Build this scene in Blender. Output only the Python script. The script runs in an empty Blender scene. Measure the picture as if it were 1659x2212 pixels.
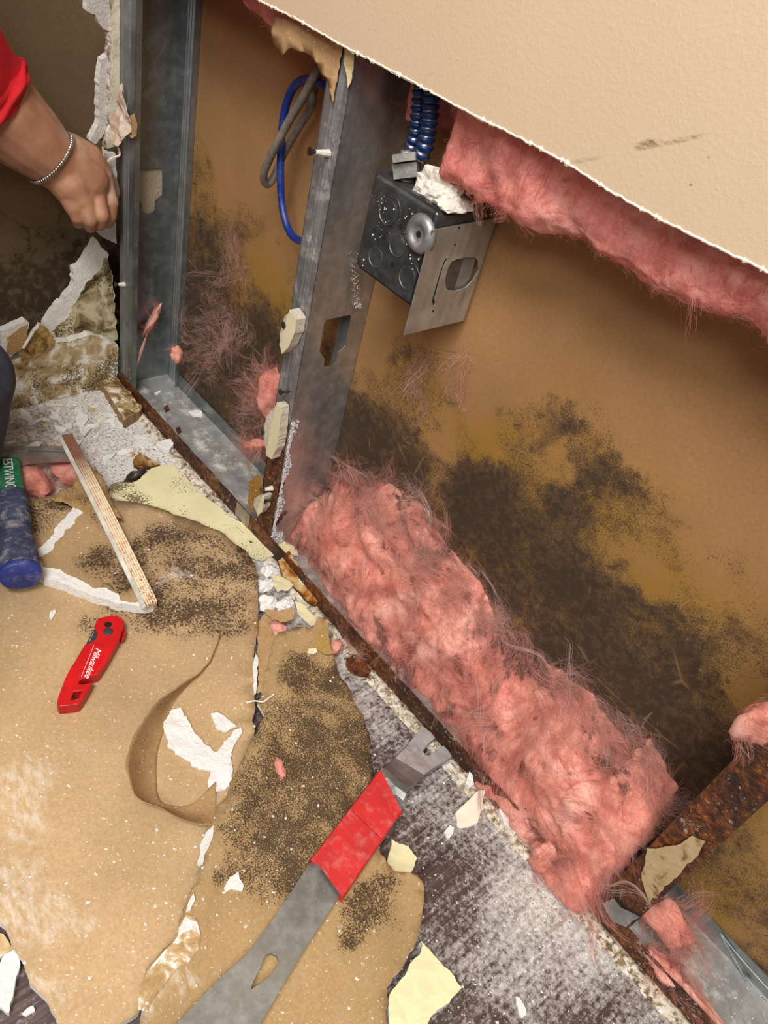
import bpy, bmesh, math, random
import numpy as np
from mathutils import Vector, Matrix, noise as mnoise
from mathutils.geometry import delaunay_2d_cdt

# ------------------------------------------------------------------ camera, light, exposure
S = bpy.context.scene
COL = S.collection
W_PX, H_PX, F_PX = 1659.0, 2212.0, 1691.66
CAM = np.array([0.6134, -0.5445, 0.8216])
ROT = np.array([[0.6380774, 0.7380362, 0.2194534],
                [0.6094884, -0.3099692, -0.7296869],
                [-0.4705115, 0.5993510, -0.6476089]])      # rows: right, down, forward
cd = bpy.data.cameras.new('camera')
cd.sensor_fit = 'HORIZONTAL'; cd.sensor_width = 36.0; cd.lens = F_PX / W_PX * 36.0
cd.clip_start = 0.02; cd.clip_end = 50
cam = bpy.data.objects.new('camera', cd); COL.objects.link(cam)
m = Matrix.Identity(4)
for i in range(3):
    m[i][0] = ROT[0][i]; m[i][1] = -ROT[1][i]; m[i][2] = -ROT[2][i]; m[i][3] = CAM[i]
cam.matrix_world = m
S.camera = cam

world = bpy.data.worlds.new('world'); S.world = world; world.use_nodes = True
world.node_tree.nodes['Background'].inputs[0].default_value = (1.0, 0.96, 0.91, 1)
world.node_tree.nodes['Background'].inputs[1].default_value = 0.24

def area(name, loc, target, sx, sy, power, col=(1, .975, .94)):
    l = bpy.data.lights.new(name, 'AREA'); l.shape = 'RECTANGLE'; l.size = sx; l.size_y = sy
    l.energy = power; l.color = col
    o = bpy.data.objects.new(name, l); COL.objects.link(o); o.location = loc
    o.rotation_euler = (Vector(target) - Vector(loc)).to_track_quat('-Z', 'Y').to_euler()
    return o
# ceiling fluorescents of the room, up and in front of the opened wall
area('ceiling_panel_near', (0.80, -1.30, 2.5), (0.25, -0.1, 0.2), 1.2, 0.6, 52)
area('ceiling_panel_far', (1.9, -2.4, 2.5), (0.2, 0.0, 0.2), 1.2, 0.6, 36)

vs = S.view_settings
vs.view_transform = 'Standard'; vs.look = 'None'; vs.gamma = 1.0; vs.use_curve_mapping = False
vs.exposure = 0.37

# ------------------------------------------------------------------ geometry helpers
rnd = random.Random(7)
D = 0.092           # depth of the steel studs: the cavity
X1 = -0.4536        # corner stud
X3 = 0.618          # third stud
CUT = 0.662         # height of the cut in the upper wallboard

def ray(px, py):
    return ROT.T @ np.array([(px - W_PX / 2) / F_PX, (py - H_PX / 2) / F_PX, 1.0])
def at(px, py, ax, v):
    """point of the plane axis=v measured at photo position px, py"""
    d = ray(px, py); return Vector(CAM + d * ((v - CAM[ax]) / d[ax]))
def dep(px, py, d):
    return Vector(CAM + ray(px, py) * d)
def fl(px, py, z=0.0): return at(px, py, 2, z)
def proj(p):
    c = ROT @ (np.array(p) - CAM); return (W_PX / 2 + F_PX * c[0] / c[2], H_PX / 2 + F_PX * c[1] / c[2])
def lin(c):
    f = lambda v: v / 12.92 if v <= .04045 else ((v + .055) / 1.055) ** 2.4
    return (f(c[0] / 255), f(c[1] / 255), f(c[2] / 255), 1.0)

def tag(o, label=None, cat=None, group=None, kind=None):
    if label: o['label'] = label
    if cat: o['category'] = cat
    if group: o['group'] = group
    if kind: o['kind'] = kind
    return o
def empty(name, loc, label, cat, group=None):
    o = bpy.data.objects.new(name, None); COL.objects.link(o); o.location = loc
    o.empty_display_size = 0.02
    o['wl'] = 0; del o['wl']
    return tag(o, label, cat, group)
def wloc(o):
    v = Vector((0, 0, 0))
    while o: v += o.location; o = o.parent
    return v
def link(name, me, mats, parent=None, smooth=True):
    """me holds world coordinates; the object's origin goes to the base of the mesh"""
    o = bpy.data.objects.new(name, me); COL.objects.link(o)
    if not isinstance(mats, (list, tuple)): mats = [mats]
    if len(me.materials) == 0:
        for mt in mats: me.materials.append(mt)
    n = len(me.vertices); co = np.empty(n * 3); me.vertices.foreach_get('co', co); co = co.reshape(-1, 3)
    base = Vector(((co[:, 0].min() + co[:, 0].max()) / 2, (co[:, 1].min() + co[:, 1].max()) / 2, co[:, 2].min()))
    co = co - np.array(base); me.vertices.foreach_set('co', co.ravel())
    if parent:
        o.parent = parent; o.location = base - wloc(parent)
    else: o.location = base
    if smooth: me.polygons.foreach_set('use_smooth', [True] * len(me.polygons))
    me.update()
    return o
def mesh(name, verts, faces, mats, parent=None, smooth=False, midx=None):
    me = bpy.data.meshes.new(name); me.from_pydata([tuple(v) for v in verts], [], faces)
    if midx is not None: me.polygons.foreach_set('material_index', midx)
    me.update()
    return link(name, me, mats, parent, smooth)
def frombm(name, bm, mats, parent=None, smooth=False):
    bmesh.ops.recalc_face_normals(bm, faces=bm.faces)
    me = bpy.data.meshes.new(name); bm.to_mesh(me); bm.free()
    return link(name, me, mats, parent, smooth)

class MB:
    """collects boxes, tubes and lathes"""
    def __init__(s): s.v = []; s.f = []
    def quad(s, a, b, c, d):
        n = len(s.v); s.v += [a, b, c, d]; s.f.append((n, n + 1, n + 2, n + 3))
    def box(s, lo, hi, M=None):
        n = len(s.v)
        for x in (lo[0], hi[0]):
            for y in (lo[1], hi[1]):
                for z in (lo[2], hi[2]):
                    p = Vector((x, y, z)); s.v.append(M @ p if M else p)
        for q in ((0, 1, 3, 2), (4, 6, 7, 5), (0, 4, 5, 1), (2, 3, 7, 6), (0, 2, 6, 4), (1, 5, 7, 3)):
            s.f.append(tuple(n + i for i in q))
        return s
    def tube(s, pts, r, seg=10, caps=True):
        pts = [Vector(p) for p in pts]; k = len(pts)
        rs = r if isinstance(r, (list, tuple)) else [r] * k
        n0 = len(s.v); up = None
        for i, p in enumerate(pts):
            t = (pts[min(i + 1, k - 1)] - pts[max(i - 1, 0)]).normalized()
            if up is None:
                up = t.orthogonal().normalized()
            up = (up - t * up.dot(t)).normalized(); b = t.cross(up)
            for j in range(seg):
                a = 2 * math.pi * j / seg
                s.v.append(p + (up * math.cos(a) + b * math.sin(a)) * rs[i])
        for i in range(k - 1):
            for j in range(seg):
                a = n0 + i * seg + j; b2 = n0 + i * seg + (j + 1) % seg
                s.f.append((a, b2, b2 + seg, a + seg))
        if caps:
            s.f.append(tuple(n0 + j for j in range(seg))[::-1])
            s.f.append(tuple(n0 + (k - 1) * seg + j for j in range(seg)))
        return s
    def lathe(s, o, axis, prof, seg=20):
        """prof: list of (radius, height) along axis from o"""
        axis = Vector(axis).normalized(); u = axis.orthogonal().normalized(); w = axis.cross(u); o = Vector(o)
        n0 = len(s.v); k = len(prof)
        for r, h in prof:
            for j in range(seg):
                a = 2 * math.pi * j / seg
                s.v.append(o + axis * h + (u * math.cos(a) + w * math.sin(a)) * r)
        for i in range(k - 1):
            for j in range(seg):
                a = n0 + i * seg + j; b2 = n0 + i * seg + (j + 1) % seg
                s.f.append((a, b2, b2 + seg, a + seg))
        s.f.append(tuple(n0 + j for j in range(seg))[::-1])
        s.f.append(tuple(n0 + (k - 1) * seg + j for j in range(seg)))
        return s
    def build(s, name, mats, parent=None, smooth=False):
        return mesh(name, s.v, s.f, mats, parent, smooth)

def spline(pts, n=8):
    """Catmull-Rom through 3-D points"""
    P = [Vector(p) for p in pts]; P = [P[0] * 2 - P[1]] + P + [P[-1] * 2 - P[-2]]; out = []
    for i in range(1, len(P) - 2):
        for k in range(n):
            t = k / n; a, b, c, d = P[i - 1:i + 3]
            out.append(.5 * ((2 * b) + (c - a) * t + (2 * a - 5 * b + 4 * c - d) * t * t + (3 * b - a - 3 * c + d) * t ** 3))
    out.append(P[-2]); return out
def interp(xs, ys):
    return lambda x: float(np.interp(x, xs, ys))
def fbm(p, sc, oct=4):
    return mnoise.fractal(Vector(p) * sc, 0.9, 2.1, oct, noise_basis='PERLIN_ORIGINAL')

def rough_outline(poly, step, amp, seed=0, keep=()):
    """densify a 2-D polygon and make its sides torn; keep = indices of sides that stay straight"""
    out = []; n = len(poly)
    for i in range(n):
        a = Vector(poly[i]); b = Vector(poly[(i + 1) % n]); L = (b - a).length
        k = max(1, int(L / step)); nrm = Vector((-(b - a).y, (b - a).x)); nrm = nrm.normalized() if L > 0 else nrm
        for j in range(k):
            p = a.lerp(b, j / k)
            if i in keep or amp == 0: out.append(p); continue
            q = Vector((p.x, p.y, seed * 3.7))
            d = fbm(q, .22 / step, 4) * amp * 1.6 + mnoise.noise(q * (1.1 / step)) * amp * .7
            w = min(j, k - j); w = 1.0 if k > 3 else .6
            out.append(p + nrm * d * w)
    return out
def inside(p, poly):
    c = False; n = len(poly); x, y = p[0], p[1]
    for i in range(n):
        x1, y1 = poly[i][0], poly[i][1]; x2, y2 = poly[(i + 1) % n][0], poly[(i + 1) % n][1]
        if (y1 > y) != (y2 > y) and x < (x2 - x1) * (y - y1) / (y2 - y1) + x1: c = not c
    return c
def slab(name, poly, thick, mats, to3d=None, hf=None, parent=None, step=.006, amp=.0, seed=0, keep=(), res=.02,
         holes=(), smooth=False, jag3=0.0):
    """flat piece with torn outline: poly in plane coordinates, hf(u,v) height of its underside, thick upward.
    material 0 top, 1 sides and underside"""
    if to3d is None: to3d = lambda u, v, h: Vector((u, v, h))
    if hf is None: hf = lambda u, v: 0.0
    ol = rough_outline([Vector((p[0], p[1])) for p in poly], step, amp, seed, keep)
    hs = [rough_outline([Vector((p[0], p[1])) for p in h], step, 0) for h in holes]
    pts = list(ol); edges = [(i, (i + 1) % len(ol)) for i in range(len(ol))]
    for h in hs:
        n0 = len(pts); pts += h; edges += [(n0 + i, n0 + (i + 1) % len(h)) for i in range(len(h))]
    us = [p.x for p in ol]; vs_ = [p.y for p in ol]
    r2 = random.Random(seed + 5)
    u = min(us) + res * .5
    while u < max(us):
        v = min(vs_) + res * .5
        while v < max(vs_):
            q = Vector((u + (r2.random() - .5) * res * .6, v + (r2.random() - .5) * res * .6))
            if inside(q, ol) and not any(inside(q, h) for h in hs): pts.append(q)
            v += res
        u += res
    V, E, Fc, *_ = delaunay_2d_cdt(pts, edges, [], 1, 1e-6)
    tri = []
    for f in Fc:
        c = sum((V[i] for i in f), Vector((0, 0))) / len(f)
        if any(inside(c, h) for h in hs): continue
        tri.append(list(f))
    n = len(V); verts = []; faces = []; mi = []
    hv = [hf(p.x, p.y) for p in V]
    for p, h in zip(V, hv): verts.append(to3d(p.x, p.y, h + thick))
    for p, h in zip(V, hv): verts.append(to3d(p.x, p.y, h))
    cnt = {}
    for f in tri:
        a = V[f[0]]; b = V[f[1]]; c = V[f[2]]
        if (b - a).cross(c - a) < 0: f.reverse()
        faces.append(tuple(f)); mi.append(0)
        faces.append(tuple(n + i for i in reversed(f))); mi.append(1)
        for i in range(len(f)):
            e = (f[i], f[(i + 1) % len(f)]); cnt[e] = cnt.get(e, 0) + 1
    for (a, b) in list(cnt):
        if (b, a) not in cnt:
            faces.append((b, a, n + a, n + b)); mi.append(1)
    if not isinstance(mats, (list, tuple)): mats = [mats, mats]
    return mesh(name, verts, faces, list(mats), parent, smooth, mi)
def pxpoly(pp, ax, v):
    """photo outline -> plane coordinates on axis=v"""
    o = [a for a in range(3) if a != ax]; r = []
    for p in pp:
        q = at(p[0], p[1], ax, v); r.append((q[o[0]], q[o[1]]))
    return r
def grid_surface(name, P, mats, parent=None, closeu=False):
    nu = len(P); nv = len(P[0]); v = [q for r in P for q in r]; f = []
    for i in range(nu - 1):
        for j in range(nv - 1):
            a = i * nv + j; f.append((a, a + 1, a + nv + 1, a + nv))
    return mesh(name, v, f, mats, parent, True)

# ------------------------------------------------------------------ materials
class B:
    def __init__(s, name):
        s.m = bpy.data.materials.new(name); s.m.use_nodes = True; s.t = s.m.node_tree
        s.bs = s.t.nodes['Principled BSDF']; s.o = s.t.nodes['Material Output']
        s._pos = None
    def n(s, typ, **kw):
        nd = s.t.nodes.new('ShaderNode' + typ)
        for k, v in kw.items(): setattr(nd, k, v)
        return nd
    def L(s, a, b):
        if hasattr(a, 'is_linked'): s.t.links.new(a, b)
        else: b.default_value = a
    @property
    def pos(s):
        if s._pos is None: s._pos = s.n('NewGeometry').outputs['Position']
        return s._pos
    def map(s, v, scale=(1, 1, 1), rot=(0, 0, 0), loc=(0, 0, 0)):
        nd = s.n('Mapping'); s.L(v, nd.inputs[0]); nd.inputs[1].default_value = loc
        nd.inputs[2].default_value = rot; nd.inputs[3].default_value = scale; return nd.outputs[0]
    def noise(s, v, scale, detail=4, rough=.55, dist=0, off=0):
        nd = s.n('TexNoise'); 
        if off: v = s.map(v, loc=(off, off * .7, off * 1.3))
        s.L(v, nd.inputs['Vector']); nd.inputs['Scale'].default_value = scale
        nd.inputs['Detail'].default_value = detail; nd.inputs['Roughness'].default_value = rough
        nd.inputs['Distortion'].default_value = dist; return nd.outputs[0]
    def vor(s, v, scale, feature='F1', out='Distance'):
        nd = s.n('TexVoronoi', feature=feature); s.L(v, nd.inputs['Vector']); nd.inputs['Scale'].default_value = scale
        return nd.outputs[out]
    def math(s, op, a, b=0.0, clamp=False):
        nd = s.n('Math', operation=op, use_clamp=clamp); s.L(a, nd.inputs[0]); s.L(b, nd.inputs[1]); return nd.outputs[0]
    def rng(s, f, a, b, c=0.0, d=1.0, smooth=False):
        nd = s.n('MapRange'); nd.clamp = True
        if smooth: nd.interpolation_type = 'SMOOTHSTEP'
        s.L(f, nd.inputs[0])
        for i, v in enumerate((a, b, c, d)): s.L(v, nd.inputs[i + 1])
        return nd.outputs[0]
    def ramp(s, f, stops, interp='LINEAR'):
        nd = s.n('ValToRGB'); s.L(f, nd.inputs[0]); cr = nd.color_ramp; cr.interpolation = interp
        while len(cr.elements) < len(stops): cr.elements.new(.5)
        for e, (p, c) in zip(cr.elements, stops):
            e.position = p; e.color = lin(c) if isinstance(c, tuple) else (c, c, c, 1)
        return nd.outputs[0]
    def mix(s, f, a, b, mode='MIX'):
        nd = s.n('Mix', data_type='RGBA', blend_type=mode); nd.clamp_factor = True
        s.L(f, nd.inputs[0])
        s.L(lin(a) if isinstance(a, tuple) else a, nd.inputs[6]); s.L(lin(b) if isinstance(b, tuple) else b, nd.inputs[7])
        return nd.outputs[2]
    def sep(s, v):
        nd = s.n('SeparateXYZ'); s.L(v, nd.inputs[0]); return nd.outputs
    def spots(s, lst, warp=.02, wscale=14):
        """mask: union of soft round spots (x, y, z, r), edges warped by noise"""
        nz = s.n('TexNoise'); s.L(s.pos, nz.inputs['Vector']); nz.inputs['Scale'].default_value = wscale
        nz.inputs['Detail'].default_value = 5
        v1 = s.n('VectorMath', operation='SUBTRACT'); s.L(nz.outputs['Color'], v1.inputs[0]); v1.inputs[1].default_value = (.5, .5, .5)
        v2 = s.n('VectorMath', operation='SCALE'); s.L(v1.outputs[0], v2.inputs[0]); v2.inputs['Scale'].default_value = warp * 2
        v3 = s.n('VectorMath', operation='ADD'); s.L(v2.outputs[0], v3.inputs[0]); s.L(s.pos, v3.inputs[1])
        cur = None
        for (x, y, z, r) in lst:
            d = s.n('VectorMath', operation='DISTANCE'); s.L(v3.outputs[0], d.inputs[0]); d.inputs[1].default_value = (x, y, z)
            g = s.rng(d.outputs['Value'], r, r * .35, 0, 1, True)
            cur = g if cur is None else s.math('MAXIMUM', cur, g)
        return cur
    def speck(s, dens, scale, gain=9, detail=5, off=0, v=None, rough=.62):
        """0/1 speckles whose cover follows dens"""
        n = s.noise(v if v is not None else s.pos, scale, detail, rough, .4, off)
        n = s.rng(n, .28, .72)
        t = s.math('SUBTRACT', s.math('ADD', n, dens), 1.0)
        return s.math('MULTIPLY', t, gain, True)
    def done(s, col, rough=.8, metal=0.0, bump=None, bs=.3, bd=.002, spec=None, sss=None, alpha=None, coat=None):
        s.L(lin(col) if isinstance(col, tuple) else col, s.bs.inputs['Base Color'])
        s.L(rough, s.bs.inputs['Roughness']); s.L(metal, s.bs.inputs['Metallic'])
        if spec is not None: s.bs.inputs['Specular IOR Level'].default_value = spec
        if sss: s.bs.inputs['Subsurface Weight'].default_value = sss; s.bs.inputs['Subsurface Radius'].default_value = (.012, .006, .005); s.bs.inputs['Subsurface Scale'].default_value = 1
        if alpha is not None: s.L(alpha, s.bs.inputs['Alpha'])
        if coat: s.bs.inputs['Coat Weight'].default_value = coat
        if bump is not None:
            nd = s.n('Bump'); nd.inputs['Strength'].default_value = bs; nd.inputs['Distance'].default_value = bd
            s.L(bump, nd.inputs['Height']); s.t.links.new(nd.outputs[0], s.bs.inputs['Normal'])
        return s.m

def kraft(b, base=(178, 142, 100), var=.5):
    """grey-brown wallboard paper"""
    n1 = b.noise(b.pos, 6, 4); n2 = b.noise(b.pos, 260, 3, .7)
    c = b.mix(b.rng(n1, .3, .7), tuple(int(v * .90) for v in base), tuple(min(255, int(v * 1.07)) for v in base))
    c = b.mix(b.rng(n2, .35, .75, 0, .45), c, tuple(int(v * .72) for v in base))
    return c
def dusted(b, c, amt=.12, scale=30, col=(232, 226, 214)):
    m1 = b.noise(b.pos, scale, 6, .7, off=3.1); m1 = b.rng(m1, .52, .8, 0, amt)
    c = b.mix(m1, c, col)
    sp = b.speck(amt * .55 + .06, 420, 14, 2, 5.3)
    return b.mix(sp, c, col)

def mat_wall_rear():
    b = B('mouldy_kraft_paper'); P = b.pos; xyz = b.sep(P); x, z = xyz[0], xyz[2]
    c = kraft(b, (160, 120, 76))
    # height that the mould reaches along the wall
    xs = [(-.57, .40), (-.43, .43), (-.37, .44), (-.33, .38), (-.27, .39), (-.2, .37), (-.14, .35), (-.02, .28), (.03, .31), (.06, .375), (.12, .40), (.15, .36), (.2, .355), (.225, .40),
          (.27, .445), (.315, .445), (.36, .43), (.405, .42), (.47, .405), (.515, .395), (.56, .39), (.62, .34), (.7, .16), (1.3, .10)]
    t = b.rng(x, -.6, 1.3)
    hh = b.ramp(t, [((a + .6) / 1.9, v) for a, v in xs])
    wob = b.math('MULTIPLY', b.math('SUBTRACT', b.noise(P, 11, 6, .66), .5), .13)
    below = b.math('ADD', b.math('SUBTRACT', hh, z), wob)          # >0 inside the stain
    halo = b.rng(below, -.075, .04, 0, 1, True)
    c = b.mix(b.math('MULTIPLY', halo, .38), c, (146, 106, 46))   # ochre damp stain
    och = b.rng(b.noise(P, 9, 4, off=2.2), .42, .62)
    c = b.mix(b.math('MULTIPLY', b.rng(below, 0, .05), och), c, (142, 106, 40))
    deep = b.rng(below, -.005, .16, 0, 1, True)
    patch = b.noise(P, 7.5, 5, .62, off=7.7)
    bright = b.spots([(.17, D, .31, .05), (.215, D, .335, .05), (.155, D, .395, .05), (.03, D, .30, .045), (.46, D, .33, .026), (.10, D, .325, .05), (-.2, D, .33, .06), (.60, D, .30, .05), (.31, D, .37, .035)], .04, 20)
    dark = b.spots([(.05, D, .20, .09), (.10, D, .235, .08), (.27, D, .26, .09), (.36, D, .27, .09), (.3, D, .42, .03), (.345, D, .35, .06), (.42, D, .25, .09), (.38, D, .40, .04), (.25, D, .43, .04),
                    (-.36, D, .22, .12), (-.3, D, .14, .14), (-.2, D, .2, .1), (-.12, D, .15, .1), (-.4, D, .3, .05), (.50, D, .28, .08), (.07, D, .35, .05), (.56, D, .22, .1), (.45, D, .19, .12)], .05, 16)
    body_ = b.rng(below, -.025, .045, 0, 1, True); low = b.math('MULTIPLY', b.rng(z, .36, .14, 0, 1, True), b.rng(x, .68, .60))
    cov = b.math('ADD', b.math('MULTIPLY', body_, .40), b.math('MULTIPLY', b.rng(patch, .36, .64), .34))
    cov = b.math('ADD', cov, b.math('MULTIPLY', dark, .24)); cov = b.math('ADD', cov, b.math('MULTIPLY', low, .30))
    cov = b.math('SUBTRACT', cov, b.math('MULTIPLY', bright, .36))
    cov = b.math('MULTIPLY', cov, b.rng(below, -.03, .015))
    # brown film, then fine bloom, then black colonies
    soft = b.rng(b.noise(P, 30, 7, .70, .6, 4.4), .28, .70)
    m0 = b.math('MULTIPLY', b.math('SUBTRACT', b.math('ADD', soft, cov), 1.0), 2.2, True)
    film = b.ramp(b.noise(P, 13, 5, .6, off=3.9), [(.34, (58, 42, 28)), (.46, (92, 66, 34)), (.56, (80, 60, 44)), (.68, (104, 78, 36))])
    c = b.mix(b.math('MULTIPLY', m0, .78), c, film)
    fringe = b.math('MULTIPLY', b.rng(below, -.06, .02, 0, 1, True), b.rng(b.noise(P, 15, 5, .6, off=8.3), .40, .60, 0, .62))
    cov2 = b.math('MAXIMUM', b.math('MULTIPLY', cov, .92), fringe)
    c = b.mix(b.math('MULTIPLY', b.speck(cov2, 560, 4, 5, 1.7), .70), c, (54, 39, 28))
    c = b.mix(b.math('MULTIPLY', b.speck(b.math('MULTIPLY', cov, .66), 95, 5, 6, 9.1, rough=.75), .62), c, (40, 30, 21))
    # dried tide lines
    v = b.vor(b.map(P, loc=(.3, .1, .7)), 17, 'DISTANCE_TO_EDGE')
    ln = b.math('MULTIPLY', b.rng(v, .035, .0), b.rng(b.noise(P, 13, 3, off=6), .56, .64))
    c = b.mix(b.math('MULTIPLY', b.math('MULTIPLY', ln, deep), .45), c, (160, 124, 78))
    return b.done(c, .86, bump=b.noise(P, 500, 3), bs=.12, bd=.001)
def mat_wall_left():
    b = B('dark_kraft_paper'); c = kraft(b, (118, 97, 68)); z = b.sep(b.pos)[2]
    d = b.speck(b.rng(z, .34, .16, .0, .72), 60, 4, 6, 2)
    c = b.mix(b.math('MULTIPLY', d, .8), c, (64, 48, 30))
    return b.done(c, .88)
def mat_painted(name, base, peel=.5, scuffs=None):
    b = B(name); P = b.pos
    c = b.mix(b.rng(b.noise(P, 3, 4), .3, .7), tuple(int(v * .97) for v in base), base)
    for (x, y, z, sx, sz, rot, col, st) in scuffs or []:
        v = b.map(P, loc=(-x, -y, -z)); v = b.map(v, rot=(0, rot, 0)); v = b.map(v, scale=(1 / sx, 0, 1 / sz))
        d = b.n('VectorMath', operation='LENGTH'); b.L(v, d.inputs[0])
        mk = b.rng(d.outputs['Value'], 1.0, .45); mk = b.math('MULTIPLY', mk, b.rng(b.noise(b.map(P, scale=(1, 1, 3)), 160, 4), .38, .6, .15, st))
        c = b.mix(mk, c, col)
    h = b.math('ADD', b.math('MULTIPLY', b.rng(b.noise(P, 240, 3, .5), .5, .7), .7), b.rng(b.noise(P, 420, 2, .5, off=2), .4, .7, 0, .4))
    return b.done(c, .55, bump=h, bs=peel, bd=.0012, spec=.35)
def mat_gypsum(name='gypsum_core', base=(236, 232, 224), dirt=.25):
    b = B(name); P = b.pos
    c = b.mix(b.rng(b.noise(P, 40, 5), .4, .75, 0, dirt), base, (176, 162, 140))
    c = b.mix(b.speck(dirt * .25, 500, 10, 2), c, (120, 104, 84))
    h = b.math('ADD', b.noise(P, 220, 6, .7), b.noise(P, 60, 3))
    return b.done(c, .95, bump=h, bs=.8, bd=.003, spec=.15)
def mat_sheet(name, base, spots=(), dens=.6, scale=420, dust=.12, dustspots=(), smear=.3):
    """wallboard paper with black mould specks gathered round spots"""
    b = B(name); c = kraft(b, base)
    if spots:
        mk = b.spots(list(spots), .03, 16)
        n = b.rng(b.noise(b.pos, 26, 5, .65, off=1.3), .32, .68)
        c = b.mix(b.math('MULTIPLY', mk, b.math('MULTIPLY', n, smear)), c, (92, 68, 44))
        dn = b.math('MULTIPLY', b.math('ADD', b.math('MULTIPLY', n, .55), .45), b.math('MULTIPLY', mk, dens))
        c = b.mix(b.math('MULTIPLY', b.speck(dn, scale, 9, 4, 3.3), .85), c, (52, 38, 28))
    c = dusted(b, c, dust)
    if dustspots:
        mk = b.spots(list(dustspots), .05, 22); st = b.rng(b.noise(b.map(b.pos, scale=(1, 2.4, 1), rot=(0, 0, .6)), 60, 6, .7), .42, .7)
        c = b.mix(b.math('MULTIPLY', mk, b.math('MULTIPLY', st, .62)), c, (236, 228, 218))
    return b.done(c, .82, bump=b.noise(b.pos, 380, 3), bs=.12, bd=.001, spec=.2)
def mat_cream(name='cream_paint', base=(233, 221, 172), specks=.32, spots=None):
    b = B(name); P = b.pos
    c = b.mix(b.rng(b.noise(P, 18, 4), .35, .7), base, tuple(int(v * .94) for v in base))
    dn = b.math('MULTIPLY', b.rng(b.noise(P, 22, 4, off=1), .40, .62), specks)
    if spots: dn = b.math('ADD', dn, b.math('MULTIPLY', b.spots(spots, .03, 20), .5))
    c = b.mix(b.math('MULTIPLY', b.speck(dn, 360, 14, 3, 2.2), .85), c, (84, 70, 46))
    return b.done(c, .6, bump=b.noise(P, 90, 4), bs=.15, bd=.001)
def mat_torn(name, stops, scale=30, specks=.3):
    """delaminated paper: patches of kraft, cream and white gypsum"""
    b = B(name); P = b.pos
    n = b.noise(P, scale, 6, .62, .6); c = b.ramp(n, stops)
    c = b.mix(b.math('MULTIPLY', b.speck(b.math('MULTIPLY', b.rng(b.noise(P, 15, 3, off=4), .4, .62), specks), 300, 9, 4), .8), c, (70, 54, 34))
    return b.done(c, .95, bump=b.noise(P, 90, 6, .7), bs=.45, bd=.002, spec=.1)
def mat_galv(name, rust=None, base=(150, 152, 152), streak=(30, 30, 1.5), dust=.25, rough=.42, metal=.6, whiteband=None):
    b = B(name); P = b.pos
    s1 = b.noise(b.map(P, scale=streak), 1.0, 5, .6); s2 = b.noise(P, 45, 5, .7)
    c = b.mix(b.rng(s1, .35, .65), tuple(int(v * .84) for v in base), base)
    c = b.mix(b.rng(s2, .45, .75, 0, .5), c, tuple(min(255, int(v * 1.2)) for v in base))
    met = metal; ro = b.rng(s2, .3, .7, rough - .08, rough + .14)
    if dust:
        dm = b.rng(b.noise(P, 34, 7, .75, off=5), .5, .78, 0, dust * 2); c = b.mix(dm, c, (205, 200, 190))
        met = b.math('MULTIPLY', b.math('SUBTRACT', 1.0, dm), metal); ro = b.math('MAXIMUM', ro, b.math('MULTIPLY', dm, .9))
    if rust is not None:
        rm = b.spots(rust, .03, 24); n = b.rng(b.noise(P, 70, 6, .7), .3, .7)
        k = b.math('MULTIPLY', b.math('SUBTRACT', b.math('ADD', n, rm), 1.02), 5, True)
        rc = b.ramp(b.noise(P, 150, 5, .7, off=2), [(.3, (32, 18, 11)), (.5, (78, 42, 20)), (.62, (128, 76, 36)), (.75, (190, 160, 134))])
        c = b.mix(k, c, rc); met = b.math('MULTIPLY', met, b.math('SUBTRACT', 1.0, k)); ro = b.math('MAXIMUM', ro, b.math('MULTIPLY', k, .75))
    return b.done(c, ro, met, bump=b.noise(P, 160, 4), bs=.12, bd=.001)
def mat_rust(name='wet_rust', pale=.0):
    b = B(name); P = b.pos; n = b.noise(P, 120, 7, .72); big = b.noise(P, 26, 4, off=3)
    c = b.ramp(n, [(.25, (28, 15, 9)), (.42, (70, 37, 18)), (.54, (116, 62, 26)), (.66, (160, 96, 44)), (.8, (196, 168, 140))])
    c = b.mix(b.rng(big, .44, .62, 0, .8), c, (40, 23, 14))
    c = b.mix(b.math('MULTIPLY', b.speck(b.rng(b.noise(P, 30, 4, off=5), .4, .65, .05, .42), 260, 7, 4, 7), .8), c, (176, 158, 146))
    return b.done(c, b.rng(big, .35, .65, .35, .85), .1, bump=b.math('ADD', n, b.noise(P, 300, 4)), bs=.9, bd=.003)
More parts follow.
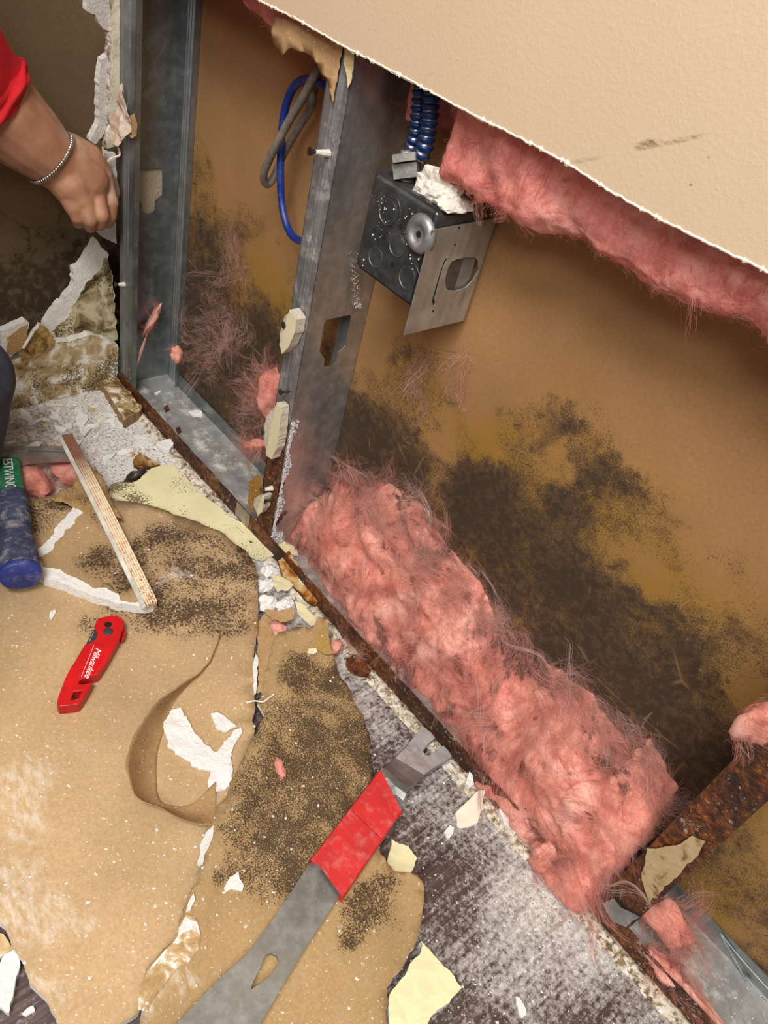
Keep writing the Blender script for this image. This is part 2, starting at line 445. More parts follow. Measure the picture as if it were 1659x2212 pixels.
def mat_floor():
    b = B('dusty_vinyl_plank'); P = b.pos; xyz = b.sep(P); x, y = xyz[0], xyz[1]
    g = b.noise(b.map(P, scale=(230, 7, 1), rot=(0, 0, -.09)), 1.0, 5, .62, .6)
    g2 = b.noise(b.map(P, scale=(60, 2.2, 1), rot=(0, 0, -.09)), 1.0, 4, .6, .4, 3)
    c = b.ramp(g, [(.3, (48, 36, 34)), (.5, (80, 63, 60)), (.7, (112, 92, 88))])
    c = b.mix(b.rng(g2, .35, .65, 0, .5), c, (74, 58, 54))
    # white plaster dust: heavy by the left wall, drifted along the opened wall, thin elsewhere
    left = b.rng(x, .10, -.16, 0, 1, True); wall = b.rng(y, -.17, -.015, 0, 1, True)
    big = b.noise(P, 7, 5, .6, .8, 2.7); fine = b.noise(P, 190, 7, .8, off=1.1)
    dm = b.math('ADD', b.math('MULTIPLY', left, .62), b.math('MULTIPLY', wall, .40))
    dm = b.math('ADD', dm, b.rng(big, .38, .66, -.12, .36))
    dm = b.math('ADD', dm, b.math('MULTIPLY', b.math('SUBTRACT', fine, .5), 2.4))
    dm = b.math('ADD', dm, b.math('MULTIPLY', b.math('SUBTRACT', g, .5), .7))
    dm = b.rng(dm, .14, .95)
    c = b.mix(b.math('MULTIPLY', dm, .93), c, (226, 222, 216))
    c = b.mix(b.math('MULTIPLY', b.speck(b.math('MULTIPLY', dm, .38), 260, 10, 4, 6), .7), c, (66, 56, 52))
    return b.done(c, b.rng(dm, 0, .6, .42, .95), bump=b.math('ADD', fine, g), bs=.25, bd=.0015)
def mat_pink(name, a=(222, 143, 126), c2=(236, 180, 164), dark=(194, 108, 94), sss=.35):
    b = B(name); P = b.pos
    n = b.noise(P, 16, 4, .5, 1.0); c = b.ramp(n, [(.28, dark), (.46, a), (.68, c2)])
    f = b.noise(b.map(P, scale=(1, 1, 1)), 130, 6, .7, 2.0); c = b.mix(b.rng(f, .42, .7, 0, .35), c, (246, 200, 186))
    return b.done(c, 1.0, bump=b.math('ADD', f, b.noise(P, 60, 6, .7, 1.5)), bs=.35, bd=.003, spec=.05, sss=sss)
def mat_fiber(name, cols=((208, 138, 126), (224, 160, 147), (238, 194, 182)), alpha=1.0):
    b = B(name); g = b.n('NewGeometry')
    c = b.ramp(g.outputs['Random Per Island'], [(0, cols[0]), (.5, cols[1]), (1, cols[2])])
    t = b.n('BsdfTranslucent'); b.L(c, t.inputs[0]); d = b.n('BsdfDiffuse'); b.L(c, d.inputs[0])
    mx = b.n('MixShader'); mx.inputs[0].default_value = .6; b.t.links.new(d.outputs[0], mx.inputs[1]); b.t.links.new(t.outputs[0], mx.inputs[2])
    if alpha < 1:
        tr = b.n('BsdfTransparent'); m2 = b.n('MixShader'); m2.inputs[0].default_value = alpha
        b.t.links.new(tr.outputs[0], m2.inputs[1]); b.t.links.new(mx.outputs[0], m2.inputs[2]); mx = m2
    b.t.links.new(mx.outputs[0], b.o.inputs[0]); return b.m
def mat_wisp(name, cols=((212, 142, 130), (228, 166, 153), (242, 204, 193)), dens=.4):
    """combed glass wool: a sheet of parallel fibres with gaps (UV runs along the fibre)"""
    b = B(name); g = b.n('NewGeometry'); uv = b.n('UVMap').outputs[0]
    c = b.ramp(g.outputs['Random Per Island'], [(0, cols[0]), (.5, cols[1]), (1, cols[2])])
    n = b.noise(b.map(uv, scale=(1, 1, 1)), 1.0, 4, .7, .3)
    u = b.sep(uv); w = b.n('CombineXYZ'); b.L(b.math('MULTIPLY', u[0], 1.0), w.inputs[0]); b.L(b.math('MULTIPLY', u[1], 1.0), w.inputs[1])
    n = b.noise(w.outputs[0], 1.0, 5, .75, .4)
    t = b.n('BsdfTranslucent'); b.L(c, t.inputs[0]); d = b.n('BsdfDiffuse'); b.L(c, d.inputs[0])
    mx = b.n('MixShader'); mx.inputs[0].default_value = .5; b.t.links.new(d.outputs[0], mx.inputs[1]); b.t.links.new(t.outputs[0], mx.inputs[2])
    tr = b.n('BsdfTransparent'); m2 = b.n('MixShader'); b.L(b.rng(n, .64 - dens * .4, .84 - dens * .4, 0, .75), m2.inputs[0])
    b.t.links.new(tr.outputs[0], m2.inputs[1]); b.t.links.new(mx.outputs[0], m2.inputs[2])
    b.t.links.new(m2.outputs[0], b.o.inputs[0]); return b.m
def mat_plain(name, col, rough=.5, metal=0.0, var=.12, scale=40, bumps=.1, dust=0.0, sss=None, coat=None):
    b = B(name); n = b.noise(b.pos, scale, 5, .6)
    c = b.mix(b.rng(n, .3, .7), tuple(int(v * (1 - var)) for v in col), tuple(min(255, int(v * (1 + var))) for v in col))
    if dust: c = b.mix(b.rng(b.noise(b.pos, 55, 7, .75, off=4), .5, .78, 0, dust), c, (224, 218, 208))
    return b.done(c, rough, metal, bump=b.noise(b.pos, scale * 6, 3), bs=bumps, bd=.001, sss=sss, coat=coat)

# ------------------------------------------------------------------ the setting
M_GYP = mat_gypsum()
M_GYPW = mat_gypsum('white_gypsum', (246, 244, 240), .10)
M_KRAFT = mat_sheet('kraft_paper', (184, 150, 106), dust=.06)
o = mesh('floor', [(-1.2, -2.2, 0), (2.2, -2.2, 0), (2.2, .3, 0), (-1.2, .3, 0), (-1.2, -2.2, -.03), (2.2, -2.2, -.03), (2.2, .3, -.03), (-1.2, .3, -.03)],
         [(0, 1, 2, 3), (7, 6, 5, 4), (0, 4, 5, 1), (1, 5, 6, 2), (2, 6, 7, 3), (3, 7, 4, 0)], mat_floor())
tag(o, 'dark wood-look floor covered in white plaster dust', 'floor', kind='structure')
XL = X1 - .110      # inside face of the left wall cavity
def box_obj(name, lo, hi, mt, parent=None):
    return MB().box(lo, hi).build(name, mt, parent)
o = box_obj('wall_rear', (XL - .016, D, 0), (2.2, D + .016, 2.4), mat_wall_rear())
tag(o, 'mouldy brown paper back of the far wallboard inside the opened wall', 'wall', kind='structure')
o = box_obj('wall_left', (XL - .016, -2.2, 0), (XL, D, 2.4), mat_wall_left())
tag(o, 'dark brown paper inside the opened left wall', 'wall', kind='structure')

# upper wallboard still standing, cut raggedly along its lower side
sc = []
for (px, py, sx, sz, rot, col, st) in [(1400, 312, .012, .004, .55, (120, 92, 66), 1.0), (1470, 303, .022, .0022, .55, (140, 112, 84), .75), (1262, 346, .018, .0022, .5, (150, 132, 110), .6),
                                       (1492, 400, .0015, .0015, 0, (120, 96, 70), .9), (1320, 265, .001, .001, 0, (235, 225, 205), .9), (1530, 340, .002, .001, .3, (150, 120, 90), .6), (930, 160, .02, .001, .9, (186, 160, 130), .5)]:
    q = at(px, py, 1, -.016); sc.append((q.x, q.y, q.z, sx, sz, rot, col, st))
M_WALLPAINT = mat_painted('beige_wall_paint', (206, 183, 154), .12, sc)
M_CUTEDGE = mat_gypsum('cut_edge', (244, 236, 220), .12)
cutpts = [(565, 5), (640, 42), (732, 96), (800, 131), (880, 172), (960, 216), (1023, 250), (1120, 298), (1225, 354), (1320, 416), (1421, 473), (1540, 532), (1659, 589)]
poly = []
for q in cutpts:
    w = at(q[0], q[1], 1, -.016); poly.append((w.x, w.z))
poly = [(X1 + .001, .665)] + poly + [(2.2, .655), (2.2, 2.4), (X1 + .001, 2.4)]
n = len(poly)
o = slab('wall_front', poly, .016, [M_WALLPAINT, M_CUTEDGE], lambda u, v, h: Vector((u, -h, v)), None, None, .004, .0010, 3, (n - 4, n - 3, n - 2, n - 1), .12)
tag(o, 'upper beige painted wallboard with ragged cut lower edge', 'wall', kind='structure')
# frayed white paper along the cut
ce = MB(); pr_ = None; r9 = random.Random(9)
cxs = [p[0] for p in poly[:-3]] ; czs = [p[1] for p in poly[:-3]]
x = X1 + .01; path = []; rad = []
while x < 1.25:
    path.append(Vector((x, -.0158 + .0008 * mnoise.noise(Vector((x * 300, 0, 0))), float(np.interp(x, cxs, czs)) + .0006 + .0012 * mnoise.noise(Vector((x * 160, 4, 0)))))); rad.append(.0009 + .0008 * abs(mnoise.noise(Vector((x * 420, 8, 0)))) + (.0012 if r9.random() < .05 else 0)); x += .0016
ce.tube(path, rad, 6); ce.build('frayed_edge', mat_gypsum('frayed_white_paper', (250, 242, 222), .02), o)

# ------------------------------------------------------------------ steel framing
M_GALV = mat_galv('galvanised_steel')
M_GALVD = mat_galv('dull_galvanised_steel', base=(150, 156, 158), dust=.08, rough=.38, metal=.85)
M_TRACKTOP = mat_galv('dusty_galvanised_steel', base=(168, 168, 164), streak=(6, 30, 1), dust=.8, rough=.6, metal=.45,
                      rust=[(.64, -.01, .0, .03), (.70, -.005, .0, .035), (-.12, .085, 0, .018)])
M_RUST = mat_rust()
M_RUSTDARK = mat_rust('dark_rust')
M_STUD2F = mat_galv('rusting_flange', [(-.02, 0, .05, .07), (-.01, 0, .10, .075), (-.005, 0, .16, .06), (.0, 0, .21, .03), (-.03, 0, .12, .06)], (150, 148, 148), (60, 60, 2), .45, .4, .6)
M_STUD2W = mat_galv('galvanised_web', [(.0, .0, .06, .03), (.0, .0, .12, .02)], (196, 194, 190), (20, 40, 1.2), .07, .28, .80)
M_STUD3F = mat_rust('scaling_rust')
M_SCREW = mat_plain('dark_screw_steel', (88, 80, 70), .4, .8, .3)
M_PLASTER = mat_gypsum('plaster_blob', (238, 232, 220), .3)

TH = .0012
def flange_profile(mb, x0, x1, y, z0, z1, out, grooves):
    """ribbed flange between x0 and x1, facing out (-1 to the room)"""
    n = 24; vs_ = []
    for k in range(n + 1):
        t = k / n; x = x0 + (x1 - x0) * t
        d = 0
        for g in grooves:
            if abs(t - g) < .045: d = .0022
        vs_.append((x, y - out * d * -1 if False else y + (-out) * d * 1.0))
    for k in range(n):
        (xa, ya), (xb, yb) = vs_[k], vs_[k + 1]
        mb.quad((xa, ya, z0), (xb, yb, z0), (xb, yb, z1), (xa, ya, z1))
        i = TH * (1 if out < 0 else -1)
        mb.quad((xb, yb + i, z0), (xa, ya + i, z0), (xa, ya + i, z1), (xb, yb + i, z1))
    return mb
def stud(x, w, side, z0, z1, mats, hole, label, ztop_hole=True, grooves=(.3, .45, .62)):
    """C-shaped steel stud; web at x, flanges reach side*w away"""
    r = empty('steel_stud', (x, D / 2, z0), label, 'stud', 'steel wall studs')
    t3 = (lambda u, v, h: Vector((x + side * h, u, v)))
    holes = [hole] if hole else []
    slab('web', [(0, z0), (D - .001, z0), (D - .001, z1), (0, z1)], TH, [mats[0], mats[0]], t3, None, r, .03, 0, 1, (), .05, holes)
    a = flange_profile(MB(), x, x + side * w, 0.0, z0, z1, -1, grooves)
    if side < 0: a.f = [f[::-1] for f in a.f]
    a.box((x + side * w - .0006, .0, z0), (x + side * w + .0006, .008, z1)); a.build('front_flange', mats[1], r)
    c = flange_profile(MB(), x, x + side * w, D - .0006, z0, z1, 1, grooves)
    c.box((x + side * w - .0006, D - .009, z0), (x + side * w + .0006, D - .0006, z1)); c.build('rear_flange', mats[2], r)
    return r
key1 = [(.029, .368), (.063, .370), (.067, .366), (.068, .330), (.057, .322), (.056, .306), (.046, .302), (.036, .305), (.035, .318), (.029, .326)]
key2 = [(.027, .376), (.063, .376), (.0665, .372), (.0665, .332), (.058, .325), (.057, .310), (.054, .307), (.040, .307), (.037, .310), (.036, .321), (.0285, .329), (.0255, .334), (.0245, .372)]
st1 = stud(X1, .042, 1, .002, 2.4, (M_GALVD, M_GALVD, M_GALVD), key1, 'dull grey steel corner stud open to the right, beside the left wall')
st2 = stud(0.0, .035, -1, .004, 2.4, (M_STUD2W, M_STUD2F, M_GALV), key2, 'middle steel stud with rusted foot and keyhole punch-out')
st3 = stud(X3, .038, 1, .004, 2.4, (M_GALVD, M_STUD3F, M_GALVD), None, 'steel stud at lower right with front flange rusted to dark scale')
M_DIAM = mat_plain('pressed_steel', (96, 94, 90), .8)
# diamonds pressed into the corner stud's web
for zc in (.47, .535, .60, .665):
    mb = MB()
    pts = [(.0475, zc + .026), (.066, zc), (.0475, zc - .026), (.029, zc)]
    for i in range(4):
        (y0, z0), (y1, z1) = pts[i], pts[(i + 1) % 4]
        mb.tube([(X1 + .0011, y0, z0), (X1 + .0011, y1, z1)], .0004, 6)
    mb.build('pressed_diamond', M_DIAM, st1)
rs_ = []
for i in range(26):
    r_ = []
    for j in range(170):
        x = X3 + .0385 * i / 25; z = .006 + .42 * j / 169; q = Vector((x, 0, z))
        ed = min(i, 25 - i, 3) / 3
        r_.append(Vector((x + .001 * mnoise.noise(q * 300), -.0008 - ed * (.0012 + .0022 * max(0, fbm(q, 60, 5)) + .0012 * abs(mnoise.noise(q * 260))), z)))
    rs_.append(r_)
grid_surface('rust_scale', rs_, mat_rust('flaking_rust'), st3)
# bare pale paint behind the peeled rust on the third stud
M_PALE = mat_torn('peeled_pale_coat', [(.3, (120, 84, 44)), (.42, (176, 152, 112)), (.7, (196, 174, 136))], 60, .35)
slab('peeled_coat', pxpoly([(1405, 1830), (1440, 1822), (1475, 1818), (1500, 1800), (1530, 1812), (1515, 1836), (1470, 1885), (1430, 1922), (1408, 1945), (1398, 1915), (1392, 1880), (1400, 1850)], 1, -.001),
     .0006, M_PALE, lambda u, v, h: Vector((u, -.0050 - h, v)), None, st3, .003, .0012, 4, (), .02)
slab('galvanised_foot', pxpoly([(1305, 1945), (1330, 1935), (1345, 1955), (1385, 1975), (1358, 1998), (1330, 1985)], 1, -.001),
     .0006, M_GALV, lambda u, v, h: Vector((u, -.0048 - h, v)), None, st3, .003, .0008, 5, (), .02)
# white salt crust creeping up the middle stud's corner
M_CRUST = mat_gypsum('white_salt_crust', (228, 230, 236), .2)
mb = MB(); r2 = random.Random(3)
for k in range(900):
    z = r2.random() ** 1.2 * .235
    wv = .004 + .003 * math.sin(z * 90) + (.006 if z < .03 else 0)
    c = Vector((.0014, .002 + wv * 1.6 * r2.random() ** 1.6 + .002 * mnoise.noise(Vector((z * 120, 1, k * .01))), z + .003 * r2.random()))
    s = .0003 + .0008 * r2.random() ** 2
    mb.box(c - Vector((s * .7, s, s * 1.3)), c + Vector((s * .7, s, s * 1.3)), None)
tag(mb.build('salt_crust', M_CRUST, st2), kind='stuff')

# bottom track
tr = empty('bottom_track', (.4, D / 2, 0), 'steel bottom track of the opened wall with rust along its front lip', 'track')
box_obj('track_web', (X1 + .001, .001, .0), (2.2, D - .0005, .0025), M_TRACKTOP, tr)
mb = MB(); n = 330; zz = []
for k in range(n + 1):
    x = X1 + .001 + (2.2 - X1) * k / n
    nz = mnoise.noise(Vector((x * 40, 2, 0))) * .002 + mnoise.noise(Vector((x * 140, 5, 0))) * .0012
    zz.append((x, max(.012, .0295 + nz), mnoise.noise(Vector((x * 22, 9, 0))) * .0016))
for k in range(n):
    (xa, za, ya), (xb, zb, yb) = zz[k], zz[k + 1]
    mb.quad((xa, -.002, 0), (xb, -.002, 0), (xb, -.002 + yb, zb), (xa, -.002 + ya, za))
    mb.quad((xb, .0, 0), (xa, .0, 0), (xa, ya, za), (xb, yb, zb))
    mb.quad((xa, -.002 + ya, za), (xb, -.002 + yb, zb), (xb, yb, zb), (xa, ya, za))
mb.build('front_lip', M_RUST, tr)
box_obj('rear_lip', (X1 + .044, D - .0035, .0), (2.2, D - .002, .0285), M_GALVD, tr)
mb = MB()   # crease in the rear lip at the right
mb.tube(spline([at(1555, 2015, 1, D - .006), at(1580, 2060, 1, D - .006), at(1620, 2130, 1, D - .008), at(1655, 2165, 1, D - .008)], 6), .0012, 6)
mb.tube(spline([at(1555, 2015, 1, D - .006), at(1600, 2070, 1, D - .004), at(1659, 2136, 1, D - .004)], 6), .0009, 6)
mb.build('lip_crease', M_GALV, tr)
box_obj('lip_patch', (-.083, -.0034, .004), (-.049, -.0022, .030), mat_galv('scraped_steel', base=(150, 140, 124), dust=.4, metal=.4), tr)

# gritty line of gypsum left on the floor where the wallboard stood
M_GRIT = mat_torn('gypsum_grit', [(.3, (72, 56, 40)), (.42, (150, 132, 104)), (.52, (206, 196, 178)), (.7, (232, 228, 218))], 120, .4)
rows = []
for k in range(640):
    x = X1 + .02 + (1.3 - X1) * k / 639; r = []
    for j in range(9):
        t = j / 8; y = -.021 + .019 * t; q = Vector((x, y, 0))
        h = math.sin(t * math.pi) ** .6 * (.0035 + .005 * abs(fbm(q, 90, 4))) * (.4 + 1.2 * abs(mnoise.noise(Vector((x * 18, 4, 1)))))
        r.append(Vector((x, y + .004 * mnoise.noise(Vector((x * 60, 3, j))), .0002 + h)))
    rows.append(r)
o = grid_surface('gypsum_residue', rows, M_GRIT)
tag(o, 'gritty crumbling line of gypsum on the floor along the rusty track', 'debris')

# screws left in the studs
def screw(px, py, depth, ln, parent, blob=True, mt=None):
    h = at(px, py, 1, -depth); base = h + Vector((0, ln, 0))
    mb = MB(); ax = Vector((-.12, -1, .08)).normalized()
    mb.lathe(base, ax, [(.0017, -.006), (.0017, ln * .75), (.0021, ln * .8), (.0041, ln), (.0041, ln + .0006), (.001, ln + .0002)], 14)
    s = mb.build('drywall_screw', mt or M_SCREW, parent, False)
    if blob:
        m2 = MB(); m2.lathe(base - ax * .001, ax, [(.004, 0), (.0034, ln * .3), (.0026, ln * .6), (.0022, ln * .75)], 9)
        m2.build('plaster_crust', M_PLASTER, s)
    return s
screw(672, 333, .022, .022, st2)
screw(614, 706, .016, .016, st2)
screw(607, 850, .012, .012, st2, False)
screw(569, 936, .014, .014, st2, False)
screw(566, 1062, .016, .016, st2)
screw(573, 1085, .012, .012, st2, False)
screw(250, 617, .014, .014, st1)
mb = MB(); r2 = random.Random(8)
for k in range(130):
    t = r2.random(); px = 762 + 22 * (r2.random() - .5) * (1 - .5 * t) + 12 * t; py = 540 + 125 * t ** .8
    q = at(px, py, 0, -.0004 + .0018); s = .0002 + .0004 * r2.random() ** 2 + (.0006 if t > .85 and r2.random() < .4 else 0)
    mb.box(q - Vector((s * .4, s, s)), q + Vector((s * .4, s, s)))
tag(mb.build('plaster_specks', M_PLASTER, st2), kind='stuff')
# remains of painted wallboard still screwed to the middle stud
M_CREAMC = mat_cream('cream_strip_paint', (222, 212, 176), .12)
M_GYPD = mat_gypsum('dirty_gypsum', (214, 204, 186), .45)
def remnant(pp, y, th, label, seed, core=None):
    ol = pxpoly(pp, 1, y)
    c = slab('wallboard_remnant', ol, th, [M_GYPD, M_GYPD], lambda u, v, h: Vector((u, y + th - h, v)), None, None, .003, .0008, seed, (), .02)
    tag(c, label, 'wallboard scrap')
    return c
def face(parent, pp, y, mt, seed, amp=.0006, name='painted_face'):
    return slab(name, pxpoly(pp, 1, y), .0007, [mt, mt], lambda u, v, h: Vector((u, y - h, v)), None, parent, .003, amp, seed, (), .02)
a = remnant([(628, 668), (640, 690), (636, 720), (622, 752), (609, 764), (603, 745), (606, 715), (612, 690)], -.014, .013, 'cream painted wallboard scrap held by a screw on the middle stud', 11)
face(a, [(627, 668), (641, 690), (637, 718), (622, 752), (609, 764), (610, 735), (616, 700)], -.0142, M_CREAMC, 1)
a = remnant([(598, 870), (607, 880), (606, 920), (599, 965), (588, 992), (576, 985), (568, 935), (576, 900)], -.013, .012, 'long cream wallboard scrap low on the rusted middle stud', 12)
face(a, [(599, 869), (607, 880), (605, 920), (597, 970), (586, 992), (577, 980), (586, 920)], -.0132, M_CREAMC, 2)
a = remnant([(566, 1068), (572, 1072), (567, 1100), (556, 1112), (547, 1090), (550, 1075)], -.013, .012, 'small wallboard scrap at the foot of the middle stud', 13)
face(a, [(568, 1070), (572, 1076), (566, 1104), (557, 1116), (556, 1100)], -.0132, M_CREAMC, 3)
a = slab('paper_tab', pxpoly([(540, 1040), (556, 1025), (566, 1030), (568, 1065), (560, 1090), (545, 1105), (536, 1085)], 1, -.003), .0008, [mat_sheet('amber_paper', (158, 116, 52)), M_KRAFT],
         lambda u, v, h: Vector((u, -.003 - h, v)), None, None, .003, .001, 9, (), .01)
tag(a, 'torn amber paper tab at the foot of the middle stud', 'paper')

# ------------------------------------------------------------------ electrical box and cables
M_BOX = mat_galv('box_steel', base=(104, 106, 108), streak=(40, 1, 40), dust=.10, rough=.34, metal=.8)
M_PLATE = mat_galv('bracket_steel', base=(176, 172, 162), streak=(1, 60, 2), dust=.10, rough=.36)
M_BLACK = mat_plain('dark_hole', (14, 13, 12), .9)
BX0, BX1, BZ0, BZ1, BY0, BY1 = .052, .146, .473, .572, .000, .056
eb = empty('junction_box', ((BX0 + BX1) / 2, .03, BZ0), 'square galvanised steel junction box with round knockouts hanging beside the middle stud', 'electrical box')
bm = bmesh.new()
bmesh.ops.create_cube(bm, size=1)
for v in bm.verts:
    v.co = Vector(((BX0 + BX1) / 2 + v.co.x * (BX1 - BX0), (BY0 + BY1) / 2 + v.co.y * (BY1 - BY0), (BZ0 + BZ1) / 2 + v.co.z * (BZ1 - BZ0)))
back = [f for f in bm.faces if f.normal.y > .9]; bmesh.ops.delete(bm, geom=back, context='FACES')
bmesh.ops.bevel(bm, geom=[e for e in bm.edges if not e.is_boundary], offset=.005, segments=3, affect='EDGES')
frombm('box_shell', bm, M_BOX, eb, False)
KO = [(838, 458, .0125, 1), (858, 530, .0110, 0), (812, 556, .0105, 0), (880, 600, .0115, 1)]
for (px, py, r, dbl) in KO:
    c = at(px, py, 1, BY0)
    mb = MB(); mb.lathe(c + Vector((0, -.0002, 0)), (0, -1, 0), [(r, 0), (r, .0006), (r - .0006, .0009), (r - .0014, .0002), (.0005, .0002)], 32)
    k = mb.build('knockout', M_BOX, eb, False)
    if dbl:
        m2 = MB()
        m2.tube([c + Vector((math.cos(a) * (r + .003) + .0015, -.0001, math.sin(a) * (r + .003) + .002)) for a in [i * .2 for i in range(32)]], .0004, 5)
        m2.build('outer_ring', M_BOX, k, True)
c = at(910, 505, 1, BY0)
mb = MB(); mb.lathe(c, (0, -1, 0), [(.0185, -.0005), (.0185, .0008), (.0165, .0045), (.0125, .0062), (.0095, .0058), (.0085, .0035), (.006, .003), (.0005, .003)], 32)
g = mb.build('ground_dimple', M_GALV, eb, True)
mb = MB(); mb.lathe(c + Vector((0, -.003, 0)), (0, -1, 0), [(.003, 0), (.003, .001), (.0005, .001)], 12); mb.build('screw_hole', M_BLACK, g)
for (px, py, r) in [(866, 490, .0027), (810, 497, .0022), (829, 512, .0028), (884, 552, .0018), (848, 572, .0028), (906, 566, .0027)]:
    c = at(px, py, 1, BY0); mb = MB(); mb.lathe(c + Vector((0, -.0001, 0)), (0, -1, 0), [(r, 0), (r, .0002), (.0002, .0002)], 16); mb.build('hole', M_BLACK, eb)
# side bracket with slot and oval opening, facing right
PX = BX1 + .0015
pl = [(-.004, .447), (.084, .447), (.0845, .560), (-.0045, .556)]
ov = []
for (px, py) in [(975, 565), (985, 560), (1010, 555), (1026, 556), (1033, 565), (1033, 585), (1022, 605), (1005, 622), (985, 628), (968, 627), (961, 618), (962, 600), (967, 580)]:
    q = at(px, py, 0, PX + .001); ov.append((q.y, q.z))
sl = []
for (px, py) in [(962, 558), (966, 560), (957, 580), (944, 625), (938, 648), (941, 655), (938, 660), (932, 657), (934, 645), (948, 595), (958, 566)]:
    q = at(px, py, 0, PX + .001); sl.append((q.y, q.z))
o = slab('side_bracket', pl, .0014, [M_PLATE, M_PLATE], lambda u, v, h: Vector((PX + h, u, v)), None, eb, .004, 0, 1, (), .012, [ov, sl])
for (px, py) in [(992, 492), (983, 528), (935, 672)]:
    q = at(px, py, 0, PX + .0015); mb = MB(); mb.lathe(q, (1, 0, 0), [(.0012, 0), (.0012, .0002), (.0002, .0002)], 10); mb.build('hole', M_BLACK, o)
MB().box((PX - .03, BY1 - .006, BZ0 + .006), (PX - .002, BY1 + .02, BZ1 - .012)).build('inner_wall', M_GALV, eb)
# cable clamp on top
cc = at(880, 345, 1, .018)
cl = empty('cable_connector', cc - Vector((0, 0, .016)), 'grey cast cable connector clamped on top of the junction box', 'connector')
Mx = Matrix.Translation(cc) @ Matrix.Rotation(math.radians(-28), 4, 'Y') @ Matrix.Rotation(math.radians(35), 4, 'Z')
M_CAST = mat_plain('cast_zinc', (128, 126, 120), .5, .6, .2, 60, .2)
MB().box((-.011, -.016, -.002), (.011, .016, .005), Mx).build('strap', M_CAST, cl)
MB().box((-.013, -.009, -.016), (.010, .012, -.003), Mx).build('clamp_body', M_CAST, cl)
mb = MB(); mb.lathe(Mx @ Vector((0, -.004, .005)), Mx.to_3x3() @ Vector((0, 0, 1)), [(.005, 0), (.005, .0015), (.0035, .0025), (.0005, .0025)], 16); s_ = mb.build('clamp_screw', M_GALV, cl)
mb = MB(); mb.tube([at(850, 365, 1, .012), at(862, 345, 1, .012), at(872, 328, 1, .012)], .003, 8); mb.build('clamp_leg', M_CAST, cl)
mb = MB(); mb.lathe(cc + Vector((-.002, .004, -.03)), (0, 0, 1), [(.012, -.004), (.012, 0), (.010, .004), (.010, .016)], 18); mb.build('threaded_neck', M_CAST, cl, True)

# armoured cables striped blue
def mat_armour():
    b = B('blue_striped_armour'); u = b.sep(b.n('UVMap').outputs[0])
    s = b.math('FRACT', b.math('MULTIPLY', u[1], 1.0)); k = b.rng(s, .74, .80)
    c = b.mix(k, (18, 56, 112), (150, 152, 152)); return b.done(c, b.rng(k, 0, 1, .4, .3), b.math('ADD', b.math('MULTIPLY', k, .5), .4))
M_ARM = mat_armour()
def armoured(pp, y, r, label, pitch=.0068):
    pts = spline([at(p[0], p[1], 1, p[2] if len(p) > 2 else y) for p in pp], 10)
    # resample
    P = [pts[0]]; st_ = pitch / 8
    for a, b2 in zip(pts, pts[1:]):
        while (b2 - P[-1]).length > st_: P.append(P[-1] + (b2 - P[-1]).normalized() * st_)
    rs = [r * (1 + .14 * math.sin(i / 8 * 2 * math.pi)) for i in range(len(P))]
    mb = MB(); mb.tube(P, rs, 14); o = mb.build('armoured_cable', M_ARM, None, True)
    me = o.data; uv = me.uv_layers.new(name='UVMap')
    for lp in me.loops: uv.data[lp.index].uv = (0, (lp.vertex_index // 14) / 8)
    return tag(o, label, 'cable', 'armoured cables into the junction box')
armoured([(915, 120), (910, 180), (906, 230), (898, 290), (890, 318)], .030, .0072, 'left of two blue-striped armoured cables entering the junction box')
armoured([(935, 150), (930, 230), (926, 270), (917, 320), (905, 340)], .026, .0076, 'right of two blue-striped armoured cables entering the junction box')

M_BLUE = mat_plain('blue_cable_jacket', (16, 44, 118), .42, 0, .1, 30, .05, .12)
M_GREYC = mat_plain('grey_cable_jacket', (110, 102, 92), .55, 0, .15, 80, .1, .25)
p = [at(*q, 1, y) for q, y in [((735, 215), .02), ((700, 185), .045), ((668, 172), .05), ((637, 185), .05), ((616, 235), .05), ((608, 300), .05), ((606, 370), .05), ((609, 440), .05), ((622, 493), .048), ((645, 519), .045), ((690, 520), .04)]]
o = MB().tube(spline(p, 10), .0046, 12).build('blue_cable', M_BLUE, None, True)
tag(o, 'blue insulated cable looping beside the middle stud', 'cable')
p = [at(*q, 1, y) for q, y in [((745, 80), .05), ((690, 145), .036), ((660, 200), .034), ((628, 255), .034), ((596, 315), .034), ((573, 365), .037), ((570, 388), .042), ((578, 398), .05), ((592, 382), .056), ((612, 335), .06), ((645, 275), .062), ((672, 232), .066), ((678, 195), .07), ((700, 130), .07), ((740, 60), .07)]]
o = MB().tube(spline(p, 10), .0047, 12).build('grey_cable', M_GREYC, None, True)
tag(o, 'grey cable hanging in a narrow loop behind the blue cable', 'cable')
mb = MB(); r2 = random.Random(18)
for k in range(70):
    px, py = r2.choice([(838, 470), (818, 500), (886, 470), (880, 520), (903, 560), (786, 578), (830, 440)]); px += r2.gauss(0, 9); py += r2.gauss(0, 12)
    q = at(px, py, 1, BY0 - .0004)
    if not (BX0 + .004 < q.x < BX1 - .004 and BZ0 + .003 < q.z < BZ1 - .003): continue
    s = .0002 + .0006 * r2.random() ** 3; mb.box(q - Vector((s, s * .5, s)), q + Vector((s, s * .5, s * 1.3)))
tag(mb.build('plaster_specks', mat_plain('plaster_specks', (232, 226, 214), .9), eb), kind='stuff')
